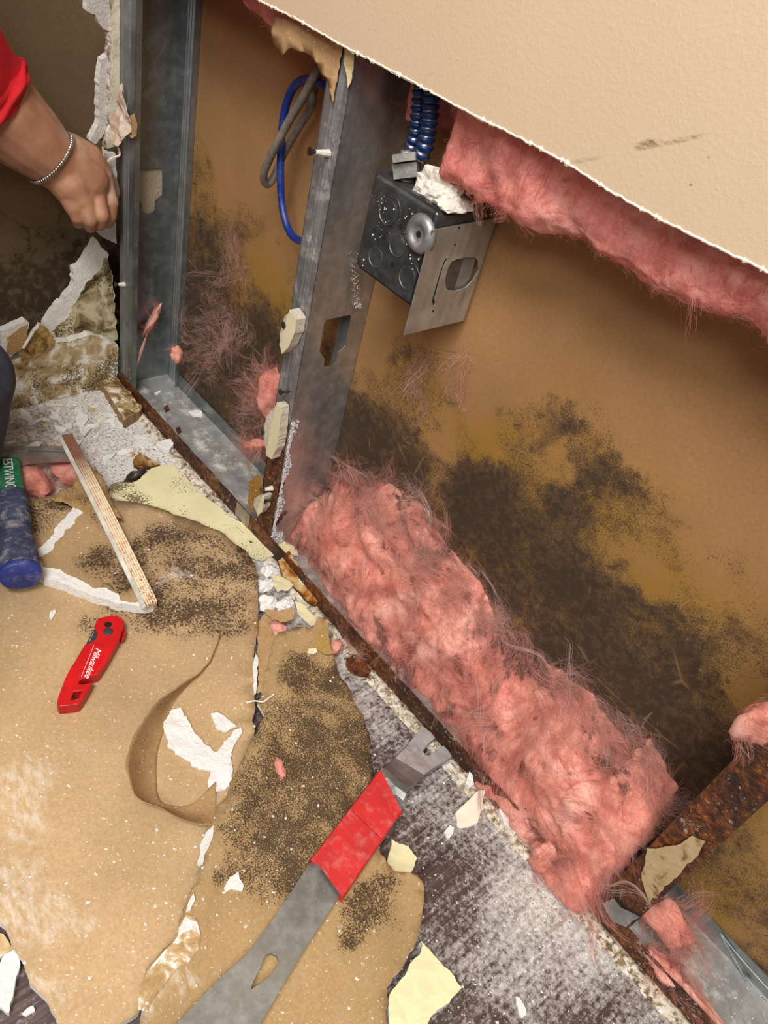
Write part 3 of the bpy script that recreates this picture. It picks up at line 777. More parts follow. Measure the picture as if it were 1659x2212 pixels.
# plaster lump on the box
def rock(name, c, s, seed, mt, sub=3, rough=.35, parent=None, flat=True, rotz=0.0):
    bm = bmesh.new(); bmesh.ops.create_icosphere(bm, subdivisions=sub, radius=1)
    for v in bm.verts:
        q = v.co.copy(); k = 1 + rough * fbm(q + Vector((seed * 5.1, seed, 0)), 1.3, 5) + .12 * mnoise.noise(q * 5 + Vector((seed, 0, 0)))
        w = q * k
        if flat and w.z < -.35: w.z = -.35
        w = Vector((w.x * s[0], w.y * s[1], (w.z + (.35 if flat else 0)) * s[2]))
        w.rotate(Matrix.Rotation(rotz, 3, 'Z')); v.co = w + Vector(c)
    return frombm(name, bm, mt, parent, False)
o = rock('plaster_lump', Vector((.117, .028, BZ1 - .001)), (.026, .020, .020), 4, M_PLASTER, 4)
tag(o, 'crumbly pinkish-white plaster lump on top of the junction box', 'plaster')
o = rock('plaster_lump', Vector((.138, .030, BZ1 - .001)), (.014, .024, .006), 5, M_PLASTER, 3)
tag(o, 'thin spill of plaster crumbs at the right end of the box top', 'plaster')

# torn paper hanging from the cut above the cables
o = slab('torn_paper', pxpoly([(585, 68), (592, 100), (612, 112), (640, 106), (662, 116), (680, 140), (690, 160), (703, 172), (706, 205), (713, 222), (720, 190), (738, 120), (742, 85), (700, 70), (640, 45), (590, 30)], 1, -.005), .0007,
         [M_KRAFT, M_KRAFT], lambda u, v, h: Vector((u, -.004 - h, v)), lambda u, v: .006 * fbm(Vector((u, v, 1)), 14, 2), None, .003, .0018, 21, (), .012, (), True)
tag(o, 'torn brown paper flap hanging under the cut edge above the blue cable', 'paper')
o = slab('paper_strip', pxpoly([(742, 98), (764, 108), (762, 140), (756, 178), (751, 190), (748, 165), (744, 140)], 1, -.004), .0008,
         [mat_torn('yellowed_tape', [(.3, (150, 116, 66)), (.5, (214, 196, 140)), (.7, (226, 214, 170))], 60, .1), M_GYP], lambda u, v, h: Vector((u, -.003 - h, v)), None, None, .003, .0014, 22, (), .01)
tag(o, 'small yellowed paper shred at the top of the middle stud', 'paper')
M_RED = mat_plain('red_flange_print', (150, 30, 44), .5, .3)

# ------------------------------------------------------------------ wallboard on the floor
def fspots(lst, z=.02):
    r = []
    for (px, py, rad) in lst:
        q = fl(px, py, z); r.append((q.x, q.y, q.z, rad))
    return r
ZA = .005; TA = .010                         # big sheet: underside, thickness
SPOTS_A = fspots([(420, 1210, .11), (500, 1240, .09), (350, 1180, .08), (470, 1310, .08), (300, 1290, .07), (400, 1330, .06), (540, 1180, .04), (60, 1110, .06), (130, 1080, .04), (330, 1320, .05), (200, 1350, .035)])
M_SHEETA = mat_sheet('big_sheet_paper', (194, 163, 122), SPOTS_A, .78, 420, .08,
                     fspots([(20, 1690, .05), (70, 1740, .035), (15, 1930, .05), (60, 1950, .03), (100, 1990, .03), (60, 1640, .03), (100, 2140, .02), (390, 1250, .03)]), .45)
polyA = pxpoly([(-160, 1120), (60, 1082), (150, 1066), (240, 1080), (320, 1092), (400, 1120), (480, 1152), (530, 1190), (553, 1230), (562, 1290), (556, 1340), (549, 1400), (551, 1450), (547, 1500), (548, 1580), (545, 1640), (520, 1720),
                (470, 1810), (440, 1900), (430, 2000), (340, 2110), (300, 2192), (252, 2216), (215, 2262), (150, 2262), (125, 2212), (80, 2135), (32, 2050), (12, 2000), (-40, 1975), (-170, 1900)], 2, ZA + TA)
hfA = lambda u, v: ZA + .0025 * max(0, fbm(Vector((u, v, 3)), 4, 2))
o = slab('wallboard_sheet', polyA, TA, [M_GYP, M_GYP], None, hfA, None, .006, .0022, 31, (), .03)
tag(o, 'large fallen wallboard sheet lying brown paper side up under the red knife', 'wallboard')
slab('paper_face', polyA, .0008, [M_SHEETA, M_KRAFT], None, lambda u, v: hfA(u, v) + TA + .0002, o, .006, .0022, 31, (), .03, (), True)
zA = ZA + TA + .001

# cream painted scrap under the sheet
M_CREAM = mat_cream('cream_painted_paper', (235, 225, 178), .34, fspots([(265, 1050, .03), (300, 1075, .03), (235, 1060, .02)], .004))
pC = pxpoly([(222, 1066), (240, 1045), (268, 1036), (315, 1018), (335, 1008), (375, 1001), (393, 1022), (430, 1062), (480, 1100), (530, 1134), (580, 1156), (610, 1170), (640, 1188), (643, 1204), (605, 1196), (565, 1214), (540, 1204), (470, 1160), (400, 1128), (310, 1096)], 2, .004)
hfC = lambda u, v: .001 + .012 * max(0, (u + .02)) / .12
o = slab('painted_scrap', pC, .0026, [M_CREAM, M_GYP], None, hfC, None, .005, .0016, 35, (), .02)
tag(o, 'torn pale yellow painted wallboard scrap pointing at the rusted stud foot', 'wallboard scrap')

# broken mouldy piece on top of the sheet
M_SHEETB = mat_sheet('broken_piece_paper', (186, 154, 112), fspots([(250, 1230, .05), (280, 1260, .04), (210, 1200, .035), (230, 1150, .03), (200, 1130, .02)], .03), .80, 330, .06, (), .8)
pB = pxpoly([(72, 1207), (100, 1172), (135, 1125), (165, 1088), (215, 1078), (262, 1172), (340, 1298), (332, 1310), (290, 1309), (258, 1306), (170, 1275), (84, 1242)], 2, .030)
o = slab('wallboard_piece', pB, .014, [M_GYPW, M_GYPW], None, lambda u, v: zA + .0005, None, .004, .0022, 41, (), .02)
tag(o, 'broken mouldy wallboard piece with white torn edges beside the blue hammer grip', 'wallboard')
slab('paper_face', pxpoly([(86, 1207), (112, 1188), (140, 1150), (188, 1100), (215, 1080), (262, 1172), (338, 1297), (300, 1300), (262, 1298), (256, 1282), (230, 1270), (205, 1272), (165, 1248), (130, 1232), (92, 1222)], 2, .0305),
     .0010, [M_SHEETB, M_KRAFT], None, lambda u, v: zA + .0148, o, .004, .0022, 42, (), .02)
M_FLAP = mat_sheet('mouldy_flap_paper', (176, 140, 92), fspots([(180, 1075, .03), (130, 1075, .03)], .03), .5, 420, .12)
o = slab('paper_flap', pxpoly([(112, 1078), (135, 1058), (160, 1048), (165, 1030), (205, 1008), (222, 1030), (245, 1085), (262, 1120), (225, 1105), (198, 1094), (192, 1112), (175, 1098), (150, 1088)], 2, .034), .0010, [M_FLAP, M_KRAFT], None,
         lambda u, v: .0325 + .004 * fbm(Vector((u, v, 8)), 18, 2), None, .003, .002, 43, (), .012, (), True)
tag(o, 'curled brown paper flap above the broken mouldy piece', 'paper')

# mouldy sheet to the right with a fold
ra = fl(655, 1420, .026); rb = fl(430, 1990, .026); rd = (rb - ra).normalized(); rn = Vector((-rd.y, rd.x, 0))
_l = fl(420, 1900, .026); DOFF = .006 if (Vector((_l.x, _l.y, 0)) - Vector((ra.x, ra.y, 0))).dot(rn) > 0 else -.006
def hfD(u, v):
    d = (Vector((u, v, 0)) - Vector((ra.x, ra.y, 0))).dot(rn)
    return zA + .0008 + .0130 * math.exp(-((d - DOFF) / .016) ** 2) + .003 * max(0, fbm(Vector((u, v, 6)), 5, 2))
TD = .0045
SPOTS_D = fspots([(700, 1600, .13), (640, 1720, .11), (740, 1480, .08), (610, 1850, .07), (560, 1800, .06), (760, 1650, .08), (660, 1460, .05), (740, 1760, .06), (800, 1960, .045), (770, 2010, .03), (830, 1930, .03), (520, 1880, .03), (760, 1440, .03), (640, 1460, .018), (590, 1570, .018), (540, 1690, .018), (500, 1800, .018), (460, 1900, .018)], .026)
M_SHEETD = mat_sheet('folded_sheet_paper', (178, 148, 104), SPOTS_D, .86, 640, .05, fspots([(330, 2110, .02), (390, 2130, .02), (340, 2190, .02), (640, 1440, .012)], .026), .25)
pD = pxpoly([(604, 1364), (640, 1358), (668, 1368), (688, 1345), (704, 1338), (709, 1385), (722, 1412), (728, 1440), (760, 1500), (785, 1545), (797, 1600), (803, 1660), (806, 1720), (812, 1780), (822, 1845), (850, 1880), (900, 1890), (915, 1905),
             (918, 1960), (905, 2030), (890, 2060), (860, 2100), (838, 2130), (838, 2262), (290, 2262), (300, 2200), (300, 2140), (318, 2095), (345, 2066), (385, 2030), (388, 1995), (416, 1925), (440, 1860), (447, 1790), (464, 1762), (492, 1715), (506, 1675),
             (545, 1600), (568, 1550), (560, 1520), (575, 1440), (590, 1395)], 2, .0235)
o = slab('folded_sheet', pD, TD, [M_GYPW, M_GYPW], None, hfD, None, .005, .0024, 51, (), .012)
tag(o, 'long mould-speckled wallboard sheet with a raised fold lying under the pry bar', 'wallboard')
slab('paper_face', pD, .0009, [M_SHEETD, M_KRAFT], None, lambda u, v: hfD(u, v) + TD + .0002, o, .005, .0024, 51, (), .012, (), True)
zD = zA + .0008 + TD + .0012
o = slab('delaminated_patch', pxpoly([(392, 2000), (402, 1985), (425, 2000), (432, 2030), (428, 2055), (405, 2085), (380, 2105), (340, 2150), (318, 2195), (302, 2185), (300, 2140), (320, 2098), (345, 2070), (383, 2035)], 2, zD), .0012,
         [mat_torn('delaminated_paper', [(.32, (156, 126, 82)), (.46, (190, 158, 112)), (.52, (206, 182, 142)), (.58, (240, 236, 230))], 50, .1), M_GYPW], None, lambda u, v: hfD(u, v) + TD + .0014 + .0006 * fbm(Vector((u, v, 2)), 60, 3), o, .004, .002, 54, (), .01)
for pp, sd in [([(428, 1862), (434, 1818), (448, 1786), (464, 1776), (458, 1804), (446, 1840), (438, 1866)], 55), ([(386, 2004), (400, 1984), (428, 1994), (433, 2016), (415, 2010), (396, 2018), (384, 2030)], 56), ([(402, 1970), (408, 1948), (418, 1930), (420, 1946), (412, 1968)], 57)]:
    slab('gypsum_edge', pxpoly(pp, 2, .034), .004, [M_GYPW, M_GYPW], None, lambda u, v: hfD(u, v) + TD - .001, bpy.data.objects['folded_sheet'], .003, .0012, sd, (), .006)
slab('gypsum_edge', pxpoly([(546, 1440), (552, 1415), (557, 1425), (555, 1460), (553, 1500), (547, 1502)], 2, zA), .004, [M_GYPW, M_GYPW], None, lambda u, v: zA - .0005, bpy.data.objects['wallboard_sheet'], .003, .0012, 58, (), .006)
# tail of thin paper at the right side of the folded sheet
# torn patches and the curl peeled off the big sheet
for pp, lb, sd in [([(352, 1562), (365, 1536), (392, 1528), (398, 1545), (415, 1570), (440, 1602), (466, 1626), (498, 1590), (520, 1568), (522, 1582), (500, 1615), (497, 1650), (502, 1690), (488, 1706), (466, 1712), (448, 1700), (452, 1668), (430, 1662), (400, 1640), (362, 1612)], 'large white torn gypsum patch inside the paper curl', 61),
                   ([(455, 1541), (478, 1543), (496, 1558), (513, 1572), (490, 1582), (470, 1578)], 'small white gypsum patch at the upper right inside the paper curl', 62)]:
    o = slab('gypsum_patch', pxpoly(pp, 2, zA + .003), .0028, [M_GYPW, M_GYPW], None, lambda u, v: zA + .001 + .0015 * fbm(Vector((u, v, 4)), 60, 3), None, .003, .0018, sd, (), .006)
    tag(o, lb, 'gypsum')
Lc = [(476, 1374, zA + .004), (446, 1438, .022), (388, 1482, .034), (342, 1516, .040), (300, 1572, .044), (274, 1640, .046), (280, 1690, .044), (296, 1722, .042), (345, 1744, .036), (395, 1771, .030), (440, 1783, .026), (468, 1778, .026)]
Rc = [(477, 1377, zA), (458, 1428, zA), (412, 1476, zA), (372, 1526, zA), (352, 1585, zA), (340, 1630, zA), (338, 1680, zA), (346, 1728, zA + .002), (384, 1742, zA + .002), (418, 1734, zA + .002), (446, 1708, zA + .003), (466, 1688, zA + .008)]
LL = spline([fl(*q) for q in Lc], 8); RR = spline([fl(*q) for q in Rc], 8); rows = []
for a, b_ in zip(LL, RR):
    r = []
    for j in range(11):
        t = j / 10; p = b_.lerp(a, t); p.z += .006 * math.sin(t * math.pi) * -1 * min(1, (a - b_).length / .03); p.z = max(p.z, zA + .0006)
        k = mnoise.noise(Vector((a.x * 90, a.y * 90, 0))) * .002 if j == 10 else 0
        r.append(p + Vector((k, k, 0)))
    rows.append(r)
o = grid_surface('paper_curl', rows, mat_sheet('curl_paper', (172, 138, 96), fspots([(300, 1600, .05), (370, 1500, .04), (450, 1740, .03)], .04), .35, 420, .04))
md = o.modifiers.new('thick', 'SOLIDIFY'); md.thickness = .0007
tag(o, 'curled strip of brown paper peeling up off the large sheet', 'paper')

# scraps between the two sheets and the track
def chip(name, pp, z, th, mats, label, cat, seed, amp=.0014, tilt=None, group=None):
    ol = pxpoly(pp, 2, z + th); cx = sum(p[0] for p in ol) / len(ol); cy = sum(p[1] for p in ol) / len(ol)
    hf = (lambda u, v: z + .0012 * fbm(Vector((u, v, seed)), 70, 3) + ((u - cx) * tilt[0] + (v - cy) * tilt[1] if tilt else 0))
    o = slab(name, ol, th, mats, None, hf, None, .003, amp, seed, (), .007)
    return tag(o, label, cat, group)
M_CREAM2 = mat_cream('cream_paint_clean', (236, 226, 180), .06)
M_CREAMW = mat_cream('ivory_paint_clean', (232, 224, 200), .04)
KF = [M_KRAFT, M_KRAFT]; GW = [M_GYPW, M_GYPW]; CR = [M_CREAM2, M_GYPW]
chip('paper_fold', [(557, 1338), (574, 1318), (592, 1330), (606, 1350), (600, 1378), (582, 1430), (564, 1500), (556, 1504), (556, 1420)], .012, .0012, KF, 'folded brown paper scrap in the gap between the two sheets', 'paper', 71, tilt=(.2, .1))
chip('paper_scrap', [(572, 1317), (636, 1316), (634, 1336), (612, 1342), (588, 1340)], .016, .001, KF, 'small squarish brown paper scrap above the pink fluff', 'paper', 72)
chip('paper_scrap', [(688, 1346), (707, 1338), (710, 1390), (720, 1412), (700, 1412), (676, 1400), (672, 1372)], .0275, .001, [mat_sheet('olive_paper', (170, 138, 78)), M_KRAFT], 'pointed olive brown paper scrap at the top of the folded sheet', 'paper', 73)
chip('rusty_shard', [(600, 1214), (622, 1200), (640, 1222), (690, 1288), (684, 1302), (668, 1292), (640, 1266), (614, 1248)], .010, .004, [mat_torn('rusty_paper', [(.35, (70, 38, 16)), (.48, (150, 90, 36)), (.58, (184, 150, 96)), (.7, (206, 190, 160))], 40, .3), M_RUSTDARK], 'rust-stained wallboard shard leaning on the track beside the pink insulation', 'wallboard scrap', 74, tilt=(-.1, .35))
for i, (px, py, s, lb) in enumerate([(583, 1232, (.012, .011, .007), 'white gypsum chunk under the tip of the pale yellow scrap'), (574, 1262, (.010, .013, .010), 'tall white gypsum chunk at the upper end of the white heap'),
                                     (578, 1302, (.014, .013, .010), 'largest white gypsum chunk in the heap by the track'), (618, 1305, (.011, .013, .009), 'crumbly white gypsum chunk at the right of the heap by the track'), (597, 1340, (.008, .008, .006), 'small white gypsum chunk at the lower end of the heap by the track'),
                                     (625, 1243, (.008, .007, .006), 'white gypsum crumb beside the rusty shard')]):
    o = rock('gypsum_chunk', fl(px, py, .006) * 1.0 - Vector((0, 0, .0055)), s, 10 + i, M_GYPW, 3, .5); tag(o, lb, 'gypsum')
chip('paint_flake', [(586, 1240), (612, 1246), (634, 1262), (622, 1274), (600, 1278), (592, 1262)], .012, .0018, CR, 'pale yellow paint flake on the white gypsum heap', 'paint flake', 75)
chip('paint_flake', [(636, 1300), (650, 1302), (688, 1342), (690, 1348), (672, 1352), (648, 1328)], .004, .002, CR, 'long pale yellow paint flake pointing down to the folded sheet', 'paint flake', 76)
chip('paint_flake', [(668, 1402), (682, 1400), (686, 1408), (672, 1412), (664, 1410)], .030, .0015, CR, 'tiny pale yellow paint flake on top of the folded sheet', 'paint flake', 77)
chip('rust_flake', [(748, 1420), (770, 1414), (792, 1425), (802, 1450), (795, 1465), (772, 1462), (750, 1448)], .001, .004, [M_RUST, M_GRIT], 'orange rust flake on the floor beside the track', 'rust flake', 78)
chip('painted_chip', [(838, 1863), (847, 1811), (862, 1822), (884, 1828), (900, 1855), (894, 1872), (888, 1886), (850, 1887)], .001, .003, [M_CREAM2, M_GYPW], 'pale yellow painted chip between the pry bar sleeve and the wall', 'paint chip', 79)
chip('painted_block', [(838, 2262), (841, 2150), (872, 2105), (905, 2062), (912, 2030), (938, 2062), (970, 2098), (998, 2132), (970, 2164), (935, 2192), (895, 2262)], .001, .014, [M_CREAM2, M_GYPW], 'thick cream painted wallboard block with a white broken edge at the bottom', 'wallboard', 80, .0012)
o = chip('folded_chip', [(985, 1752), (1005, 1735), (1030, 1712), (1043, 1712), (1042, 1735), (1040, 1755), (1035, 1775), (992, 1786)], .001, .006, [M_CREAMW, M_GYPW], 'folded ivory painted chip lying near the pink insulation', 'paint chip', 81, .001, (-.1, .25))
for i, (pp, z, th, lb) in enumerate([([(1006, 1690), (1016, 1658), (1022, 1676), (1024, 1694), (1014, 1702)], .004, .005, 'pointed white gypsum bit against the track above the folded chip'),
                                    ([(960, 1796), (972, 1783), (982, 1788), (980, 1800), (968, 1812)], .001, .004, 'small white gypsum bit left of the folded chip'),
                                    ([(1078, 1748), (1090, 1744), (1108, 1772), (1120, 1794), (1112, 1800), (1088, 1778)], .003, .006, 'long white flaky gypsum bit on the gritty line by the track'),
                                    ([(1114, 2152), (1122, 2156), (1135, 2178), (1138, 2192), (1128, 2200), (1120, 2190)], .001, .003, 'white crescent chip alone on the bare floor at the bottom'),
                                    ([(470, 1928), (482, 1898), (500, 1892), (516, 1882), (518, 1898), (526, 1912), (524, 1924), (500, 1920), (484, 1930)], zD + .0012, .003, 'star-shaped white gypsum chip on the folded sheet'),
                                    ([(108, 1322), (118, 1316), (122, 1322), (116, 1330), (110, 1340), (107, 1332)], zA + .001, .003, 'small white gypsum crumb above the red knife'),
                                    ([(-12, 2100), (10, 2062), (36, 2050), (44, 2080), (36, 2110), (28, 2150), (18, 2190), (-12, 2170)], .001, .008, 'white gypsum slab poking out at the lower left corner'),
                                    ([(46, 2190), (60, 2176), (74, 2170), (76, 2184), (56, 2196)], .001, .003, 'small white chip on the dark floor at the lower left')]):
    chip('gypsum_chip', pp, z, th, GW, lb, 'gypsum', 90 + i, .0010)
chip('paper_scrap', [(-12, 2010), (10, 2016), (22, 2040), (38, 2052), (8, 2064), (-12, 2080)], .001, .004, [mat_torn('pale_torn_paper', [(.35, (186, 148, 98)), (.5, (214, 190, 150)), (.65, (236, 232, 224))], 40, .1), M_GYPW], 'torn tan paper scrap at the left edge by the sheet corner', 'paper', 99)
chip('brown_lump', [(288, 992), (300, 975), (318, 985), (342, 998), (346, 1004), (326, 1008), (300, 1010), (290, 1002)], .001, .006, [mat_torn('wet_brown_paper', [(.35, (92, 58, 26)), (.5, (150, 110, 58)), (.65, (196, 176, 140))], 50, .3), M_RUSTDARK], 'brown wet paper lump above the pale yellow scrap', 'paper', 100)
chip('mouldy_lump', [(268, 1040), (282, 1020), (310, 1010), (318, 1018), (305, 1030), (285, 1042)], .001, .004, [mat_torn('black_mouldy_paper', [(.35, (22, 18, 16)), (.55, (70, 60, 52)), (.7, (140, 130, 118))], 70, .5), M_RUSTDARK], 'black mouldy paper lump on the white dust', 'paper', 101)
chip('gypsum_chip', [(338, 958), (352, 950), (370, 948), (373, 960), (366, 972), (350, 970)], .004, .006, GW, 'bluish white gypsum chip lying against the rusty track', 'gypsum', 102)
for i, (pp, lb) in enumerate([([(408, 890), (424, 884), (436, 888), (438, 897), (418, 898)], 'largest white chip on the galvanised track floor'), ([(334, 848), (344, 843), (348, 846), (338, 852)], 'small white chip on the track beside the corner stud'), ([(353, 880), (362, 873), (366, 884), (358, 888)], 'dark crumb on the track beside the corner stud'), ([(380, 925), (388, 922), (392, 932), (384, 936)], 'brown crumb on the track above the gypsum chip')]):
    chip('track_chip', pp, .003, .0025, GW if i < 2 else [M_RUSTDARK, M_RUSTDARK], lb, 'debris', 110 + i, .0006)

o = MB().tube(spline([fl(532, 1518, zD + .010), fl(550, 1514, zD + .012), fl(568, 1516, zD + .012), (fl(580, 1508, zD + .013)), fl(592, 1500, zD + .012)], 5), .0009, 6).build('paper_thread', M_GYPW)
tag(o, 'thin white paper thread across the gap between the two sheets', 'paper')
# long strip with printed lines lying across the broken piece
sa = [fl(126, 938, .040), fl(156, 934, .040), fl(340, 1296, .041), fl(308, 1308, .041)]
b = B('printed_strip_edge'); uv = b.sep(b.n('UVMap').outputs[0])
ln_ = b.rng(b.math('SINE', b.math('MULTIPLY', uv[0], 32)), .1, .6); 
nn = b.rng(b.noise(b.pos, 90, 5, .7), .36, .62)
c = b.mix(b.math('MULTIPLY', ln_, nn), (232, 220, 186), (196, 96, 58)); far = b.rng(uv[1], .34, .16); c = b.mix(b.math('MULTIPLY', far, .85), c, (108, 46, 24))
c = b.mix(b.speck(b.rng(uv[1], .55, 1, .05, .38), 330, 10, 3), c, (96, 76, 44))
M_STRIP = b.done(c, .7)
st = empty('printed_strip', (sa[3] + sa[2]) / 2 - Vector((0, 0, .006)), 'long narrow board strip with red printed lines lying diagonally across the broken piece', 'strip')
N = 24; top = []; bot = []
verts = []; faces = []
for k in range(N + 1):
    t = k / N; a_ = sa[0].lerp(sa[3], t); b2 = sa[1].lerp(sa[2], t); z = .004 * math.sin(t * 3.1) - .002
    a_ = a_ + Vector((0, 0, z)); b2 = b2 + Vector((0, 0, z)); mid = a_.lerp(b2, .22)
    verts += [mid, b2, b2 - Vector((0, 0, .005)), mid - Vector((0, 0, .005))]
for k in range(N):
    q = k * 4
    for i in range(4): faces.append((q + i, q + (i + 1) % 4, q + 4 + (i + 1) % 4, q + 4 + i))
faces += [(0, 1, 2, 3), (N * 4 + 3, N * 4 + 2, N * 4 + 1, N * 4)]
o = mesh('printed_face', verts, faces, M_STRIP, st)
uvl = o.data.uv_layers.new(name='UVMap')
for lp in o.data.loops: vi = lp.vertex_index; uvl.data[lp.index].uv = ((vi % 4) in (1, 2), (vi // 4) / N)
verts = []; faces = []
for k in range(N + 1):
    t = k / N; a_ = sa[0].lerp(sa[3], t); b2 = sa[1].lerp(sa[2], t); z = .004 * math.sin(t * 3.1) - .002
    a_ = a_ + Vector((0, 0, z - .001)); b2 = b2 + Vector((0, 0, z - .001)); mid = a_.lerp(b2, .23)
    verts += [a_ - Vector((0, 0, .004)), mid, mid - Vector((0, 0, .006)), a_ - Vector((0, 0, .006))]
for k in range(N):
    q = k * 4
    for i in range(4): faces.append((q + i, q + (i + 1) % 4, q + 4 + (i + 1) % 4, q + 4 + i))
faces += [(0, 1, 2, 3), (N * 4 + 3, N * 4 + 2, N * 4 + 1, N * 4)]
mesh('grey_side', verts, faces, mat_plain('pale_grey_board', (206, 202, 190), .8), st)

# ------------------------------------------------------------------ left wall remains
M_TORNL = mat_torn('torn_wall_paper', [(.28, (92, 74, 52)), (.40, (162, 138, 100)), (.49, (190, 168, 128)), (.55, (214, 202, 174)), (.62, (240, 236, 230))], 38, .6)
def leftpiece(name, pp, x, th, mats, label, seed, amp=.002, tilt=0.0, paper=None, pmat=None, cat='wallboard', keep=()):
    zb = min(at(p[0], p[1], 0, x).z for p in pp)
    t3 = lambda u, v, h: Vector((x - th + h - tilt * (v - zb), u, v))
    o = slab(name, pxpoly(pp, 0, x), th, mats, t3, None, None, .004, amp, seed, keep, .02)
    tag(o, label, cat)
    if paper:
        slab('paper_face', pxpoly(paper, 0, x), .0009, [pmat, pmat], lambda u, v, h: Vector((x + .0001 + h - tilt * (v - zb), u, v)), None, o, .004, amp, seed + 1, (), .02)
    return o
leftpiece('wall_base_remnant', [(-90, 912), (252, 834), (255, 745), (226, 731), (190, 724), (150, 736), (112, 742), (92, 752), (60, 772), (20, 780), (-90, 780)], X1, .014, [M_TORNL, M_GYP], 'torn strip of old wallboard still standing at the foot of the left wall', 121)
o = leftpiece('leaning_shard', [(98, 712), (135, 660), (167, 628), (171, 594), (196, 570), (222, 532), (243, 563), (250, 600), (254, 732), (225, 745), (120, 748)], X1 - .018, .013, [M_GYP, M_GYP], 'tall pointed wallboard shard with a white torn edge leaning in the left wall', 123, .0025, .12,
              [(116, 718), (150, 690), (176, 650), (200, 615), (218, 600), (240, 566), (250, 602), (253, 730), (225, 742), (130, 745)], mat_torn('mouldy_cream_paper', [(.32, (60, 48, 30)), (.44, (140, 122, 86)), (.55, (196, 184, 148)), (.7, (216, 206, 172))], 34, .6))
leftpiece('small_shard', [(2, 715), (54, 692), (63, 698), (58, 730), (50, 752), (14, 775), (2, 770)], X1 + .006, .012, [M_GYP, M_GYP], 'small brown shard with white torn top at the far left', 126, .0012, 0,
          [(14, 730), (40, 712), (62, 698), (56, 732), (48, 752), (14, 772)], mat_sheet('tan_paper', (180, 144, 96)))
leftpiece('speckled_shard', [(42, 762), (86, 700), (104, 712), (117, 728), (116, 748), (84, 766), (50, 788)], X1 + .004, .008, [mat_torn('speckled_paper', [(.3, (60, 44, 22)), (.45, (130, 100, 54)), (.6, (180, 150, 96))], 90, .8), M_GYP], 'pointed shard thick with dark mould specks at the left wall', 128, .0015)
o = MB().tube([at(72, 716, 0, X1 + .012), at(50, 752, 0, X1 + .010)], .0022, 8).build('nail', M_PLASTER)
tag(o, 'pale plaster-crusted nail sticking up between the left wall shards', 'nail')
# corner strip of wallboard with painted face, edge broken
pp = [(240, -220), (241, 0), (240, 120), (238, 220), (234, 290), (232, 318), (252, 318), (262, 300), (268, -220)]
ol = pxpoly(pp, 0, X1 + .0005)
ol = ol[:7] + [(.05, ol[7][1]), (.05, ol[8][1])]
o = slab('corner_board_strip', ol, .016, [mat_torn('dirty_cream_paint', [(.3, (150, 140, 118)), (.5, (206, 196, 172)), (.7, (222, 212, 188))], 60, .15), mat_torn('broken_gypsum_edge', [(.34, (92, 74, 58)), (.46, (160, 144, 128)), (.56, (214, 208, 200)), (.7, (236, 234, 230))], 70, .1)],
         lambda u, v, h: Vector((X1 - .017 + h, u, v)), None, None, .003, .0018, 131, (6, 7, 8), .03)
tag(o, 'narrow vertical strip of cream wallboard left beside the corner stud', 'wallboard')
slab('backing_board', [(.012, .20), (.085, .20), (.085, .395), (.012, .395)], .012, [mat_gypsum('grey_board', (190, 174, 150), .2)] * 2, lambda u, v, h: Vector((X1 - .0145 + h, u, v)), None, o, .01, .001, 3, (), .03)
leftpiece('broken_edge_lump', [(205, -60), (188, 0), (188, 25), (206, 32), (216, 50), (224, 62), (241, 70), (241, -60)], X1 - .006, .012, [mat_gypsum('grey_white_edge', (206, 200, 194), .3), M_GYP], 'ragged white gypsum edge at the very top left of the corner strip', 133, .002)
leftpiece('broken_edge_lump', [(214, 195), (219, 130), (234, 120), (238, 250), (226, 285), (206, 312), (196, 305), (212, 265)], X1 - .008, .012, [mat_gypsum('grey_white_edge2', (206, 200, 194), .3), M_GYP], 'ragged gypsum edge beside the corner strip just above the hand', 134, .002)
def crumple(name, pp, y, seed, mt, label, amp=.006):
    o = slab(name, pxpoly(pp, 1, y), .0008, [mt, mt], lambda u, v, h: Vector((u, y - h, v)), lambda u, v: amp * (.5 + fbm(Vector((u, v, seed)), 45, 2)), None, .003, .0012, seed, (), .006)
    return tag(o, label, 'paper')
M_TAPE = mat_torn('peeled_pink_paper', [(.3, (176, 140, 112)), (.5, (214, 192, 172)), (.7, (236, 226, 212))], 40, .02)
crumple('torn_paper', [(265, 180), (272, 205), (282, 240), (288, 262), (280, 270), (284, 285), (272, 300), (262, 316), (252, 312), (246, 290), (250, 250), (258, 215)], -.008, 141, M_TAPE, 'crumpled pinkish torn paper hanging on the corner stud')
crumple('torn_paper', [(283, 250), (290, 245), (299, 265), (298, 290), (288, 298), (276, 285), (278, 272)], -.004, 142, M_KRAFT, 'small brown paper tab on the corner stud beside the pinkish paper', .003)
leftpiece('held_shard', [(228, 330), (250, 332), (252, 380), (247, 430), (250, 480), (252, 527), (236, 520), (218, 508), (210, 494), (222, 470), (238, 420), (232, 370)], X1 + .002, .012, [mat_gypsum('held_grey_white', (214, 214, 212), .1), M_GYP], 'white wallboard shard being pulled off under the hand', 145, .001)
o = MB().tube(spline([at(256, 318, 0, X1 + .01), at(258, 335, 0, X1 + .01), at(240, 342, 0, X1 + .012), at(228, 352, 0, X1 + .012), at(222, 318, 0, X1 + .012)], 5), .0016, 6).build('paper_thread', M_TAPE)
tag(o, 'thin torn paper thread hooked above the hand', 'paper')
# fallen stick of wallboard by the corner
o = slab('fallen_stick', pxpoly([(216, 818), (232, 806), (246, 808), (306, 878), (300, 889), (284, 897), (268, 906)], 2, .020), .018, [mat_torn('stick_paper', [(.32, (84, 66, 42)), (.45, (152, 126, 86)), (.54, (192, 168, 122)), (.62, (236, 232, 224))], 50, .5), mat_sheet('stick_side', (150, 118, 80))], None, lambda u, v: .0005, None, .004, .002, 151, (), .015)
tag(o, 'stick of broken wallboard lying at the foot of the corner stud', 'wallboard')

